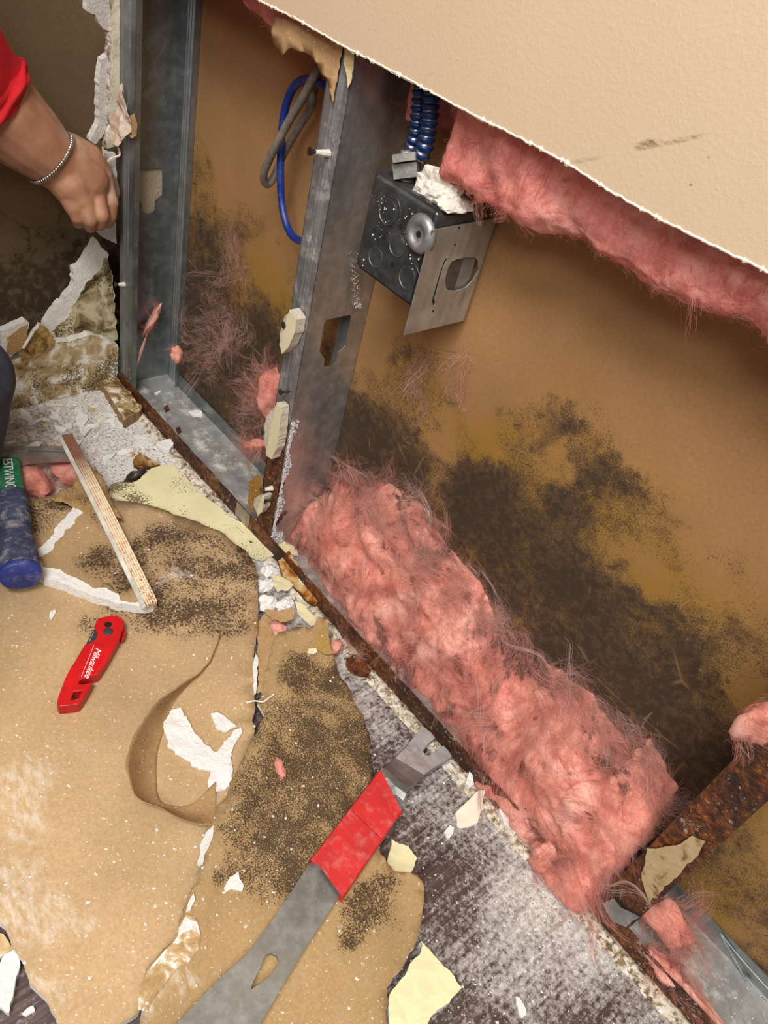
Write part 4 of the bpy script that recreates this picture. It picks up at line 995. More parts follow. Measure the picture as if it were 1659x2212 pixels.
# ------------------------------------------------------------------ tools
def text_mesh(name, body, size, M, mt, parent, shear=0.0, extrude=.0001, space=1.0):
    cu = bpy.data.curves.new(name, 'FONT'); cu.body = body; cu.size = size; cu.shear = shear; cu.extrude = extrude
    cu.align_x = 'CENTER'; cu.align_y = 'CENTER'; cu.space_character = space
    t = bpy.data.objects.new(name, cu); COL.objects.link(t)
    dg = bpy.context.evaluated_depsgraph_get(); me = bpy.data.meshes.new_from_object(t.evaluated_get(dg))
    bpy.data.objects.remove(t); me.materials.clear(); me.transform(M)
    return link(name, me, mt, parent, False)
# utility knife
def kz(pts, z): return [tuple(fl(100 + x / 8.295, 1300 + y / 8.295, z).xy) for x, y in pts]
M_KRED = mat_plain('red_knife_paint', (206, 24, 28), .38, .1, .08, 40, .03)
M_KREDD = mat_plain('dark_red_knife_edge', (176, 24, 28), .4, .1, .08, 40, .03)
M_KGREY = mat_plain('dark_grey_nylon', (58, 62, 66), .5, .2)
M_KWHITE = mat_plain('white_print', (240, 236, 232), .5)
M_STEEL = mat_galv('polished_steel', base=(190, 188, 184), dust=.1, rough=.25)
kT = zA + .0165; kB = zA + .0008
kn = empty('utility_knife', fl(196, 1432, zA), 'red folding utility knife lying on the large brown sheet', 'knife')
body = [(930, 292), (1090, 255), (1265, 240), (1385, 330), (1400, 400), (1320, 640), (1240, 790), (1080, 1075), (940, 1285), (800, 1335), (640, 1385), (588, 1420), (582, 1462), (640, 1482), (760, 1455), (830, 1440), (740, 1600), (640, 1770), (580, 1830), (400, 1858), (222, 1872), (190, 1810),
        (215, 1700), (260, 1580), (340, 1360), (400, 1250), (452, 1150), (520, 1055), (600, 910), (690, 765), (800, 730), (890, 665), (918, 560), (880, 480), (866, 440), (880, 390)]
hole = [(492, 1612), (640, 1590), (565, 1752), (432, 1760)]
o = slab('handle', kz(body, kT), kT - kB, [M_KRED, M_KREDD], None, lambda u, v: kB, kn, .02, 0, 1, (), .05, [kz(hole, kT)])
bv = o.modifiers.new('bevel', 'BEVEL'); bv.width = .0012; bv.segments = 2; bv.limit_method = 'ANGLE'; bv.angle_limit = 1.0
slab('grip_inset', kz([(860, 462), (912, 535), (900, 640), (820, 722), (695, 758), (770, 620)], kT), .010, [M_KGREY, M_KGREY], None, lambda u, v: kB + .003, kn, .02, 0, 1, (), .05)
mb = MB(); mb.quad(*[Vector((*p, kB + .011)) for p in kz([(775, 690), (850, 505), (858, 512), (790, 695)], kT)]); 
slab('blade_glint', kz([(760, 690), (850, 505), (862, 515), (785, 690)], kT), .0006, [M_STEEL, M_STEEL], None, lambda u, v: kB + .0132, kn, .02, 0, 1, (), .05)
pn = slab('raised_panel', kz([(735, 835), (960, 755), (1050, 895), (990, 1020), (830, 1305), (560, 1340), (560, 1220), (640, 1000)], kT), .0010, [M_KRED, M_KREDD], None, lambda u, v: kT - .0002, kn, .02, 0, 1, (), .05)
bv = pn.modifiers.new('bevel', 'BEVEL'); bv.width = .0006; bv.segments = 2
for (x, y, r, mt, nm) in [(1105, 410, .0042, M_BLACK, 'pivot_pin'), (1110, 535, .0056, M_KGREY, 'lock_button')]:
    q = fl(100 + x / 8.295, 1300 + y / 8.295, kT); mb = MB(); mb.lathe(q - Vector((0, 0, .0003)), (0, 0, 1), [(r, 0), (r, .001), (r * .85, .0014), (.0003, .0014)], 24); mb.build(nm, mt, kn, True)
slab('gut_hook_blade', kz([(600, 1425), (830, 1395), (850, 1410), (840, 1435), (640, 1470), (600, 1460)], kT), .002, [M_STEEL, M_STEEL], None, lambda u, v: kT - .009, kn, .02, 0, 1, (), .05)
slab('belt_clip', kz([(640, 860), (610, 880), (500, 1060), (520, 1060), (600, 930)], kT), .004, [M_KGREY, M_KGREY], None, lambda u, v: kT - .012, kn, .02, 0, 1, (), .05)
slab('thumb_stud', kz([(1390, 400), (1430, 470), (1400, 600), (1340, 640)], kT), .006, [M_KREDD, M_KREDD], None, lambda u, v: kT - .012, kn, .02, 0, 1, (), .05)
# print: runs along the handle, read from the right
ta = fl(100 + 905 / 8.295, 1300 + 925 / 8.295, kT); tb = fl(100 + 770 / 8.295, 1300 + 1270 / 8.295, kT)
ex = (tb - ta).normalized(); ez = Vector((0, 0, 1)); ey = ez.cross(ex)
def basis(o_, ex, ey, ez):
    M_ = Matrix.Identity(4)
    for i in range(3): M_[i][0] = ex[i]; M_[i][1] = ey[i]; M_[i][2] = ez[i]; M_[i][3] = o_[i]
    return M_
mid = (ta + tb) / 2 + Vector((0, 0, .0011))
text_mesh('brand_print', 'Milwaukee', .0108, basis(mid, ex, ey, ez), M_KWHITE, pn, .45, .00008, .92)
mb = MB(); d_ = -ey * .0062; mb.quad(mid + d_ - ex * .024, mid + d_ + ex * .022, mid + d_ * 1.06 + ex * .022, mid + d_ * 1.06 - ex * .024)
mb.build('print_underline', M_KWHITE, pn)

# flat pry bar with a red sleeve
def bz(pts, z): return [tuple(fl(380 + x / 2.4397, 1500 + y / 2.4397, z).xy) for x, y in pts]
M_BAR = mat_galv('dark_bar_steel', base=(160, 162, 160), streak=(14, 6, 10), dust=.14, rough=.36, metal=.75)
M_SLEEVE = mat_plain('red_dusty_sleeve', (200, 44, 44), .55, 0, .08, 30, .08, .28)
zb0 = .030
pb = empty('pry_bar', fl(705, 1905, zD), 'dark steel flat pry bar in a red sleeve pointing at the wall track', 'pry bar')
bar = [(1066, 436), (1180, 290), (1300, 150), (1325, 138), (1362, 162), (1386, 192), (1350, 222), (1322, 258), (1330, 282), (1352, 284), (1392, 258), (1428, 230), (1452, 254), (1476, 290), (1440, 318), (1392, 345), (1330, 392), (1262, 462), (1225, 500), (1185, 590), (1020, 815), (862, 1062), (700, 1310), (560, 1540), (420, 1780), (330, 1900),
       (-130, 1900), (20, 1720), (230, 1500), (375, 1370), (520, 1175), (680, 930), (880, 665)]
axa = fl(830, 1705, zb0); axb = fl(480, 2212, zb0); axd = (axb - axa).normalized()
def hfbar(u, v):
    s = (Vector((u, v, 0)) - Vector((axa.x, axa.y, 0))).dot(Vector((axd.x, axd.y, 0)))
    if s < 0: return zb0 - .004 - .016 * min(1, (-s / .075)) ** 1.4 + .005 * math.sin(min(1, -s / .03) * math.pi)
    return zb0 - .004 + .004 * s / .4
tear = [(500, 1365), (530, 1378), (540, 1405), (530, 1440), (490, 1490), (440, 1530), (392, 1560), (405, 1520), (440, 1450), (460, 1400), (478, 1372)]
o = slab('bar', bz(bar, zb0 + .002), .0055, [M_BAR, M_BAR], None, hfbar, pb, .006, 0, 1, (), .012, [bz(tear, zb0 + .002)])
bv = o.modifiers.new('bevel', 'BEVEL'); bv.width = .0012; bv.segments = 2; bv.limit_method = 'ANGLE'; bv.angle_limit = .9
claw_ = [(1170, 312), (1300, 152), (1325, 140), (1360, 162), (1384, 192), (1348, 222), (1320, 258), (1330, 284), (1354, 286), (1394, 260), (1428, 232), (1452, 256), (1474, 290), (1438, 316), (1390, 343), (1322, 398)]
slab('claw_tip', bz(claw_, zb0 + .002), .0012, [mat_galv('bright_worn_steel', base=(190, 192, 192), streak=(30, 30, 10), dust=.5, rough=.35, metal=.45)] * 2, None, lambda u, v: hfbar(u, v) + .0053, pb, .006, 0, 2, (), .012)
# sleeve: flattened tube round the bar
s0 = [fl(380 + 1060 / 2.4397, 1500 + 440 / 2.4397, zb0), fl(380 + 1190 / 2.4397, 1500 + 600 / 2.4397, zb0)]
s1 = [fl(380 + 690 / 2.4397, 1500 + 925 / 2.4397, zb0), fl(380 + 880 / 2.4397, 1500 + 1055 / 2.4397, zb0)]
prof = [(-.06, -.0045), (-.06, .003), (-.03, .0055), (.15, .0062), (.5, .0064), (.85, .0062), (1.03, .0055), (1.06, .003), (1.06, -.0045), (1.0, -.006), (0, -.006)]
NS = 20; verts = []; faces = []
for k in range(NS + 1):
    t = k / NS; a_ = s0[0].lerp(s1[0], t); b2 = s0[1].lerp(s1[1], t)
    if k == NS: a_ += axd * -.004
    for (w, h) in prof:
        p_ = a_.lerp(b2, w); p_.z += h + .0012 + .004 * (t * .17) / .4 + (.0006 * mnoise.noise(p_ * 60))
        sk = .012 * (w - .5) if k in (0, NS) else 0
        verts.append(p_ + axd * sk)
np_ = len(prof)
for k in range(NS):
    for i in range(np_): faces.append((k * np_ + i, k * np_ + (i + 1) % np_, (k + 1) * np_ + (i + 1) % np_, (k + 1) * np_ + i))
o = mesh('sleeve', verts, faces, M_SLEEVE, pb, False)
sd_ = o.modifiers.new('thick', 'SOLIDIFY'); sd_.thickness = .0008; sd_.offset = 1
q = [s0[0].lerp(s1[0], .42).lerp(s0[1].lerp(s1[1], .42), .02), s0[0].lerp(s1[0], .42).lerp(s0[1].lerp(s1[1], .42), .98)]
MB().tube([q[0] + Vector((0, 0, .0092)), q[1] + Vector((0, 0, .0092))], .0003, 4).build('sleeve_crease', M_KREDD, pb)

# rip hammer at the left edge
hh = fl(16, 984, .026); hc = fl(44, 1236, .050)
M_GRIP = mat_plain('blue_rubber_grip', (58, 63, 90), .8, 0, .25, 120, .3, .60)
M_GREEN = mat_plain('green_label', (20, 110, 74), .5, 0, .15, 60, .05, .15)
M_HSTEEL = mat_galv('hammer_steel', base=(160, 156, 150), dust=.35, rough=.3)
hm = empty('rip_hammer', Vector((hh.x, hh.y, 0)), 'steel rip hammer with green band and blue rubber grip at the left edge', 'hammer')
ax = (hc - hh).normalized(); sd = Vector((-ax.y, ax.x, 0)).normalized(); upv = sd.cross(ax) * -1
upv = ax.cross(sd); 
if upv.z < 0: upv = -upv
def loft(rings, name, mt, parent, seg=20, smooth=True):
    """rings: (t metres along the handle, half width, half height[, squareness])"""
    v = []; f = []
    for (t, w, h, *sq) in rings:
        e = sq[0] if sq else 1.0
        for j in range(seg):
            a = 2 * math.pi * j / seg; ca, sa_ = math.cos(a), math.sin(a)
            v.append(hh + ax * t + sd * (w * math.copysign(abs(ca) ** e, ca)) + upv * (h * math.copysign(abs(sa_) ** e, sa_)))
    for i in range(len(rings) - 1):
        for j in range(seg):
            a = i * seg + j; b2 = i * seg + (j + 1) % seg; f.append((a, b2, b2 + seg, a + seg))
    f.append(tuple(range(seg))[::-1]); f.append(tuple((len(rings) - 1) * seg + j for j in range(seg)))
    return mesh(name, v, f, mt, parent, smooth)
Lh = (hc - hh).length
loft([(-.01, .012, .010), (.0, .012, .009), (.02, .010, .007), (.04, .011, .006)], 'shank', M_HSTEEL, hm)
gb = loft([(.020, .0150, .0095, .5), (.0205, .0160, .0105, .5), (.100, .0165, .0110, .5), (.1015, .0155, .010, .5)], 'green_band', M_GREEN, hm, 24, False)
text_mesh('brand_print', 'ESTWING', .0175, basis(hh + ax * .061 + upv * .0112 + sd * -.001, ax, upv.cross(ax), upv), M_KWHITE, gb, 0, .0003, .95)
gr = []
for k in range(50):
    t = .100 + (Lh - .100) * k / 49; u = k / 49
    w = .0185 + .004 * u + .0016 * math.sin(u * 9); rdg = (.0011 if (k % 3 == 0 and .1 < u < .75) else 0)
    gr.append((t, w - rdg, (w - .0025) - rdg, .8))
gp = loft(gr, 'rubber_grip', M_GRIP, hm, 24)
cap = loft([(Lh - .002, .0235, .0205, .85), (Lh + .004, .0245, .0215, .85), (Lh + .007, .0238, .0208, .85), (Lh + .0085, .0222, .019, .85)], 'end_cap', mat_plain('blue_rubber_cap', (40, 52, 124), .55, 0, .1, 60, .06, .25), hm, 28)
cx = hh + ax * (Lh + .0088); ex = -sd if sd.x * ROT[0][0] + sd.y * ROT[0][1] < 0 else sd
text_mesh('brand_print', 'ESTWING', .0062, basis(cx - upv * .004, ex, ax.cross(ex), ax), M_GRIP, cap, 0, .0003, 1.0)
# head: claw to the right, striking face out of frame
cr = [fl(-50, 990, .026), fl(-10, 988, .028), fl(20, 986, .030), fl(70, 983, .032), fl(110, 982, .031), fl(148, 983, .026), fl(172, 985, .020)]
CW = [.012, .013, .012, .011, .0115, .012, .0125]; CH = [.012, .012, .010, .0075, .0055, .0035, .0012]
v = []; f = []
pts = spline(cr, 5); ws = np.interp(np.linspace(0, 6, len(pts)), range(7), CW); hs = np.interp(np.linspace(0, 6, len(pts)), range(7), CH)
for i, p_ in enumerate(pts):
    t = (pts[min(i + 1, len(pts) - 1)] - pts[max(i - 1, 0)]).normalized(); s_ = Vector((-t.y, t.x, 0)).normalized(); n_ = t.cross(s_)
    for (a, b2) in ((-1, -1), (1, -1), (1, 1), (.12, 1), (.12, -.2 if i > 14 else .9), (-.12, -.2 if i > 14 else .9), (-.12, 1), (-1, 1)):
        v.append(p_ + s_ * ws[i] * a + n_ * hs[i] * b2)
for i in range(len(pts) - 1):
    for j in range(8): a = i * 8 + j; b2 = i * 8 + (j + 1) % 8; f.append((a, b2, b2 + 8, a + 8))
f.append(tuple(range(8))[::-1]); f.append(tuple((len(pts) - 1) * 8 + j for j in range(8)))
mesh('claw', v, f, M_HSTEEL, hm, False)
mb = MB(); d_ = (cr[0] - cr[1]).normalized(); mb.lathe(cr[0], d_, [(.011, -.01), (.010, .006), (.010, .012), (.0135, .018), (.0135, .032), (.0125, .034), (.0003, .034)], 20); mb.build('striking_face', M_HSTEEL, hm, True)

# ------------------------------------------------------------------ pink glass wool
M_PINK = mat_pink('pink_glass_wool')
M_PINKD = mat_pink('pink_glass_wool_batt', (220, 138, 128), (234, 168, 156), (196, 106, 98))
M_FIB = mat_fiber('pink_fibres')
M_FIBP = mat_fiber('pale_fibres', ((196, 144, 130), (218, 176, 162), (238, 212, 202)))
M_WISP = mat_wisp('pink_wisps')
M_WISPP = mat_wisp('pale_wisps', ((196, 146, 132), (216, 172, 158), (232, 204, 190)), .28)
NR = np.random.RandomState(11)
def field(p, s, ph):
    """smooth swirling direction field"""
    x, y, z = p[:, 0] * s, p[:, 1] * s, p[:, 2] * s
    return np.stack([np.sin(y * 1.3 + ph) + .6 * np.cos(z * 2.1 + 2 * ph) + .4 * np.sin(2.7 * x + z),
                     np.sin(z * 1.1 + 1.7 * ph) + .6 * np.cos(x * 1.9 - ph) + .4 * np.sin(2.9 * y + x),
                     np.sin(x * 1.2 - ph) + .6 * np.cos(y * 2.3 + ph) + .4 * np.sin(2.5 * z + y)], 1)
def strands(name, p0, nrm, mt, parent, length, width, seg=8, swirl=30, ph=1.0, out=.25, jit=.5, bias=(0, 0, 0), hug=.8, clampY=None, zmin=.003, curl=.42):
    """ribbons growing from points p0 (normals nrm); swirl field makes neighbours flow together"""
    n = len(p0); p = np.array(p0, float); nrm = np.array(nrm, float)
    L = length * (.35 + NR.rand(n) ** 1.5 * 1.3); st = (L / seg)[:, None]
    d = field(p, swirl, ph); d += NR.randn(n, 3) * jit + np.array(bias)
    d -= nrm * (d * nrm).sum(1, keepdims=True) * hug; d += nrm * out
    d /= np.linalg.norm(d, axis=1, keepdims=True) + 1e-9
    side = np.cross(d, NR.randn(n, 3) * .5 + nrm); side /= np.linalg.norm(side, axis=1, keepdims=True) + 1e-9
    # flat ribbons face along the surface normal
    side = np.cross(d, nrm + NR.randn(n, 3) * .35); side /= np.linalg.norm(side, axis=1, keepdims=True) + 1e-9
    w = (width * (.5 + NR.rand(n)))[:, None] * .5
    V = np.empty((n, seg + 1, 2, 3))
    for k in range(seg + 1):
        t = k / seg; wk = w * (1 - .75 * abs(2 * t - 1) ** 2.5)
        V[:, k, 0] = p - side * wk; V[:, k, 1] = p + side * wk
        f = field(p, swirl * 1.6, ph + .5); d = d + (f - nrm * (f * nrm).sum(1, keepdims=True) * hug) * curl + NR.randn(n, 3) * .22 * jit + np.array(bias) * .06
        d /= np.linalg.norm(d, axis=1, keepdims=True) + 1e-9
        p = p + d * st
        p[:, 2] = np.maximum(p[:, 2], zmin)
        if clampY is not None: p[:, 1] = np.minimum(p[:, 1], clampY)
    V = V.reshape(-1, 3); base = (np.arange(n) * (seg + 1) * 2)[:, None]; k = np.arange(seg)[None, :] * 2
    a = (base + k).ravel(); F = np.stack([a, a + 1, a + 3, a + 2], 1)
    me = bpy.data.meshes.new(name); me.vertices.add(len(V)); me.vertices.foreach_set('co', V.ravel())
    nf = len(F); me.loops.add(nf * 4); me.loops.foreach_set('vertex_index', F.ravel()); me.polygons.add(nf)
    me.polygons.foreach_set('loop_start', np.arange(nf) * 4); me.polygons.foreach_set('loop_total', np.full(nf, 4))
    uv = me.uv_layers.new(name='UVMap'); fk = np.tile(np.arange(seg), n); sid = np.repeat(np.arange(n), seg)
    u0 = sid * 7.31; u1 = u0 + np.repeat((width * 2 * w[:, 0] / width) / .0011, seg)
    vv0 = fk / seg * 1.6; vv1 = (fk + 1) / seg * 1.6
    U = np.stack([u0, vv0, u1, vv0, u1, vv1, u0, vv1], 1)
    uv.data.foreach_set('uv', U.ravel()); me.update(); me.validate()
    o = link(name, me, mt, parent, True); tag(o, kind='stuff'); return o
def locks(name, p0, nrm, mt, parent, length, m, spread, width=.00026, seg=12, swirl=14, ph=1.0, out=.15, jit=.25, bias=(0, 0, 0), hug=.85, clampY=None, zmin=.003, curl=.3):
    """combed locks of wool: bundles of m fine fibres that run together, open in the middle and close at the ends"""
    K = len(p0); p = np.array(p0, float); nrm = np.array(nrm, float)
    L = length * (.4 + NR.rand(K) ** 1.3 * 1.2); st = (L / seg)[:, None]
    d = field(p, swirl, ph) + NR.randn(K, 3) * jit + np.array(bias)
    d -= nrm * (d * nrm).sum(1, keepdims=True) * hug; d += nrm * out; d /= np.linalg.norm(d, axis=1, keepdims=True) + 1e-9
    path = np.empty((K, seg + 1, 3)); dirs = np.empty_like(path)
    for k in range(seg + 1):
        path[:, k] = p; dirs[:, k] = d
        f = field(p, swirl * 1.5, ph + .5); d = d + (f - nrm * (f * nrm).sum(1, keepdims=True) * hug) * curl * .5 + np.array(bias) * .05
        d /= np.linalg.norm(d, axis=1, keepdims=True) + 1e-9; p = p + d * st
    n = K * m; path = np.repeat(path, m, 0); dirs = np.repeat(dirs, m, 0); nn = np.repeat(nrm, m, 0)
    sp = np.repeat(spread * (.4 + 1.2 * NR.rand(K)), m)[:, None]
    off = NR.randn(n, 3) * sp; off -= nn * (off * nn).sum(1, keepdims=True) * .55
    t = np.linspace(0, 1, seg + 1); a0 = NR.rand(n, 1) * .5; a1 = .5 + NR.rand(n, 1) * .5
    V = np.empty((n, seg + 1, 2, 3)); wv = NR.rand(n, 3) * 6.28; w = (width * (.5 + NR.rand(n)))[:, None] * .5
    for k in range(seg + 1):
        tt = (a0 + (a1 - a0) * t[k])[:, 0] * seg; i = np.minimum(tt.astype(int), seg - 1); fr = (tt - i)[:, None]
        c = path[np.arange(n), i] * (1 - fr) + path[np.arange(n), i + 1] * fr; dd = dirs[np.arange(n), i]
        env = .35 + .9 * np.sin(np.pi * np.clip(tt / seg, 0, 1))[:, None] ** .8
        q = c + off * env + np.sin(wv + tt[:, None] * .9) * sp * .25
        q[:, 2] = np.maximum(q[:, 2], zmin)
        if clampY is not None: q[:, 1] = np.minimum(q[:, 1], clampY)
        sd_ = np.cross(dd, nn + .3 * off / (sp + 1e-9)); sd_ /= np.linalg.norm(sd_, axis=1, keepdims=True) + 1e-9
        wk = w * (1 - .7 * abs(2 * t[k] - 1) ** 3); V[:, k, 0] = q - sd_ * wk; V[:, k, 1] = q + sd_ * wk
    V = V.reshape(-1, 3); base = (np.arange(n) * (seg + 1) * 2)[:, None]; k = np.arange(seg)[None, :] * 2
    a = (base + k).ravel(); F = np.stack([a, a + 1, a + 3, a + 2], 1)
    me = bpy.data.meshes.new(name); me.vertices.add(len(V)); me.vertices.foreach_set('co', V.ravel())
    nf = len(F); me.loops.add(nf * 4); me.loops.foreach_set('vertex_index', F.ravel()); me.polygons.add(nf)
    me.polygons.foreach_set('loop_start', np.arange(nf) * 4); me.polygons.foreach_set('loop_total', np.full(nf, 4)); me.update(); me.validate()
    o = link(name, me, mt, parent, True); tag(o, kind='stuff'); return o
def sample(P, n, wfn=None):
    """n random points + normals on a grid surface P[u][v]"""
    A = np.array([[list(q) for q in r] for r in P]); nu, nv = A.shape[:2]
    u = NR.rand(n * (3 if wfn else 1)) * (nu - 1.001); v = NR.rand(len(u)) * (nv - 1.001)
    if wfn:
        k = NR.rand(len(u)) < wfn(u / (nu - 1), v / (nv - 1)); u = u[k][:n]; v = v[k][:n]
    i = u.astype(int); j = v.astype(int); fu = (u - i)[:, None]; fv = (v - j)[:, None]
    a, b_, c, d = A[i, j], A[i + 1, j], A[i, j + 1], A[i + 1, j + 1]
    p = a * (1 - fu) * (1 - fv) + b_ * fu * (1 - fv) + c * (1 - fu) * fv + d * fu * fv
    nr = np.cross(b_ - a, c - a); nr /= np.linalg.norm(nr, axis=1, keepdims=True) + 1e-9
    return p, nr
def wool_grid(prof, xs, nv, amp, sc, seed):
    """prof(x, t) -> (y, z); returns displaced grid"""
    P = [[Vector((x, *prof(x, j / (nv - 1)))) for j in range(nv)] for x in xs]
    out = []
    for i, r in enumerate(P):
        o_ = []
        for j, q in enumerate(r):
            a = P[min(i + 1, len(P) - 1)][j] - P[max(i - 1, 0)][j]; b_ = r[min(j + 1, nv - 1)] - r[max(j - 1, 0)]
            n_ = a.cross(b_).normalized()
            k = fbm(q + Vector((seed, 0, 0)), sc, 5) * amp + .6 * amp * abs(mnoise.noise(q * sc * 2.3 + Vector((0, seed, 0)))) 
            o_.append(q + n_ * k)
        out.append(o_)
    return out
def orient(P, want):
    a = P[len(P) // 2 + 1][len(P[0]) // 2] - P[len(P) // 2][len(P[0]) // 2]; b_ = P[len(P) // 2][len(P[0]) // 2 + 1] - P[len(P) // 2][len(P[0]) // 2]
    return a.cross(b_).dot(Vector(want)) > 0

# --- pile slumped in the bay between the middle stud and the rusted stud
ztop = interp([-.01, .0, .04, .08, .15, .24, .29, .35, .40, .43, .48, .53, .55, .60, .615], [.045, .07, .125, .155, .185, .175, .16, .125, .13, .15, .15, .14, .17, .14, .03])
yfr = interp([0, .05, .2, .3, .4, .47, .52, .56, .60, .615], [.05, .034, .026, .030, .020, .004, -.010, -.016, -.016, .0])
def prof(x, t):
    th = t * math.pi / 2 * 1.0; yf = yfr(x); zt = ztop(x)
    low = .0035 if x < .44 else .002
    return (.088 - (.088 - yf) * math.cos(th) ** .8, low + zt * math.sin(th) ** 1.15)
xs = np.linspace(.004, .614, 190)
Pp = wool_grid(prof, xs, 60, .019, 12, 3.0)
for r in Pp:
    for q in r: q.y = min(q.y, .0905); q.z = max(q.z, .003); q.x = min(max(q.x, .003), .6165)
if not orient(Pp, (0, -1, .3)): Pp = Pp[::-1]
pw = empty('insulation_pile', (.3, .05, .003), 'big fluffy heap of pink glass wool slumped between the middle and rusted studs', 'insulation', 'pink glass wool')
grid_surface('wool_mass', Pp, M_PINK, pw)
p_, n_ = sample(Pp, 16000); strands('fibres', p_, n_, M_FIB, pw, .016, .00022, 8, 40, 1.0, .10, 1.0, (0, 0, .08), .93, .0908)
p_, n_ = sample(Pp, 420); locks('combed_locks', p_, n_, M_FIB, pw, .060, 20, .0036, .00020, 12, 24, 1.4, .05, .9, (0, 0, .05), .95, .0908, .003, .8)
p_, n_ = sample(Pp, 2600); strands('wisps', p_, n_, M_WISP, pw, .040, .0100, 10, 22, 1.4, .06, .8, (0, 0, .05), .95, .0906, .003, .5)
p_, n_ = sample(Pp, 760, lambda u, v: v ** 3); locks('pale_locks', p_, n_, M_FIBP, pw, .060, 24, .0065, .00016, 14, 38, 3.1, .06, 1.1, (-.1, .2, .45), .8, .0908, .003, 1.4)
p_, n_ = sample(Pp, 420, lambda u, v: v ** 2); strands('pale_wisps', p_, n_, M_WISPP, pw, .060, .0090, 10, 16, 3.1, .12, .4, (-.1, .2, .6), .8, .0904, .003, .3)

p_, n_ = sample(Pp, 46); locks('pale_strands', p_, n_, mat_fiber('whitish_fibres', ((224, 184, 172), (238, 212, 202), (248, 234, 226))), pw, .10, 16, .0022, .00020, 16, 26, 7.3, .10, .8, (0, -.1, .1), .88, .0908, .003, 1.0)
# --- batt hanging below the cut wallboard
zb = interp([.02, .05, .08, .125, .17, .22, .27, .32, .365, .405, .426, .444, .5, .6, .9, 1.3], [.60, .600, .612, .588, .578, .588, .597, .594, .597, .600, .606, .600, .605, .60, .605, .6])
def profb(x, t):
    b0 = zb(x); rc = .045 * max(0, min(1, (.128 - x) / .03))
    if t < .45: k = t / .45; return (.012 + rc - .006 * math.sin(k * 2.6), .74 + (b0 + .022 - .74) * k)
    k = (t - .45) / .55; return (.010 + rc + (.074 - rc) * (1 - math.cos(k * math.pi * .5)) , b0 + .022 * (1 - math.sin(k * math.pi * .85)) + .006 * k)
xs = np.linspace(.022, 1.25, 260)
Pb = wool_grid(profb, xs, 46, .010, 16, 8.0)
for r in Pb:
    for q in r: q.y = min(max(q.y, .0015 if q.z > .655 else -.01), .090)
if not orient(Pb, (0, -1, -.3)): Pb = Pb[::-1]
bt = empty('insulation_batt', (.6, .05, .58), 'pink glass wool batt hanging out below the cut wallboard edge', 'insulation', 'pink glass wool')
grid_surface('wool_mass', Pb, M_PINKD, bt)
visb = lambda u, v: ((v > .25) & (u > .0)).astype(float)
p_, n_ = sample(Pb, 420, lambda u, v: ((v > .2) & (v < .55)).astype(float)); locks('combed_locks', p_, n_, mat_fiber('batt_locks', ((204, 116, 106), (228, 150, 138), (242, 196, 184))), bt, .030, 18, .0032, .00020, 11, 24, 6.0, .0, .7, (.7, 0, .35), .97, .0908, .003, .5)
p_, n_ = sample(Pb, 14000, visb); strands('fibres', p_, n_, mat_fiber('batt_fibres', ((212, 128, 118), (226, 148, 136), (238, 180, 168))), bt, .010, .00020, 7, 44, 5.0, .22, .9, (0, 0, -.06), .92, .0908)
p_, n_ = sample(Pb, 1800, visb); strands('wisps', p_, n_, mat_wisp('batt_wisps', ((214, 130, 120), (228, 150, 138), (242, 194, 182))), bt, .020, .0095, 9, 26, 6.0, .04, .8, (.1, 0, -.05), .92, .0906)

# --- bit of batt above the left bay
zl = interp([-.40, -.30, -.24, -.20, -.156, -.116, -.08, -.05], [.70, .665, .645, .632, .626, .634, .645, .65])
def profl(x, t):
    b0 = zl(x)
    if t < .5: return (.016, .76 + (b0 + .01 - .76) * t * 2)
    k = (t - .5) * 2; return (.016 + .06 * k, b0 + .012 * (1 - math.sin(k * math.pi)))
Pl = wool_grid(profl, np.linspace(-.40, -.045, 70), 26, .006, 30, 12.0)
if not orient(Pl, (0, -1, -.3)): Pl = Pl[::-1]
bl = empty('insulation_tuft', (-.2, .04, .62), 'pink glass wool peeking out under the cut edge at the top left bay', 'insulation', 'pink glass wool')
grid_surface('wool_mass', Pl, M_PINKD, bl)
p_, n_ = sample(Pl, 4500); strands('fibres', p_, n_, M_FIB, bl, .018, .0003, 6, 28, 7.0, .35, .6, (0, 0, -.2))

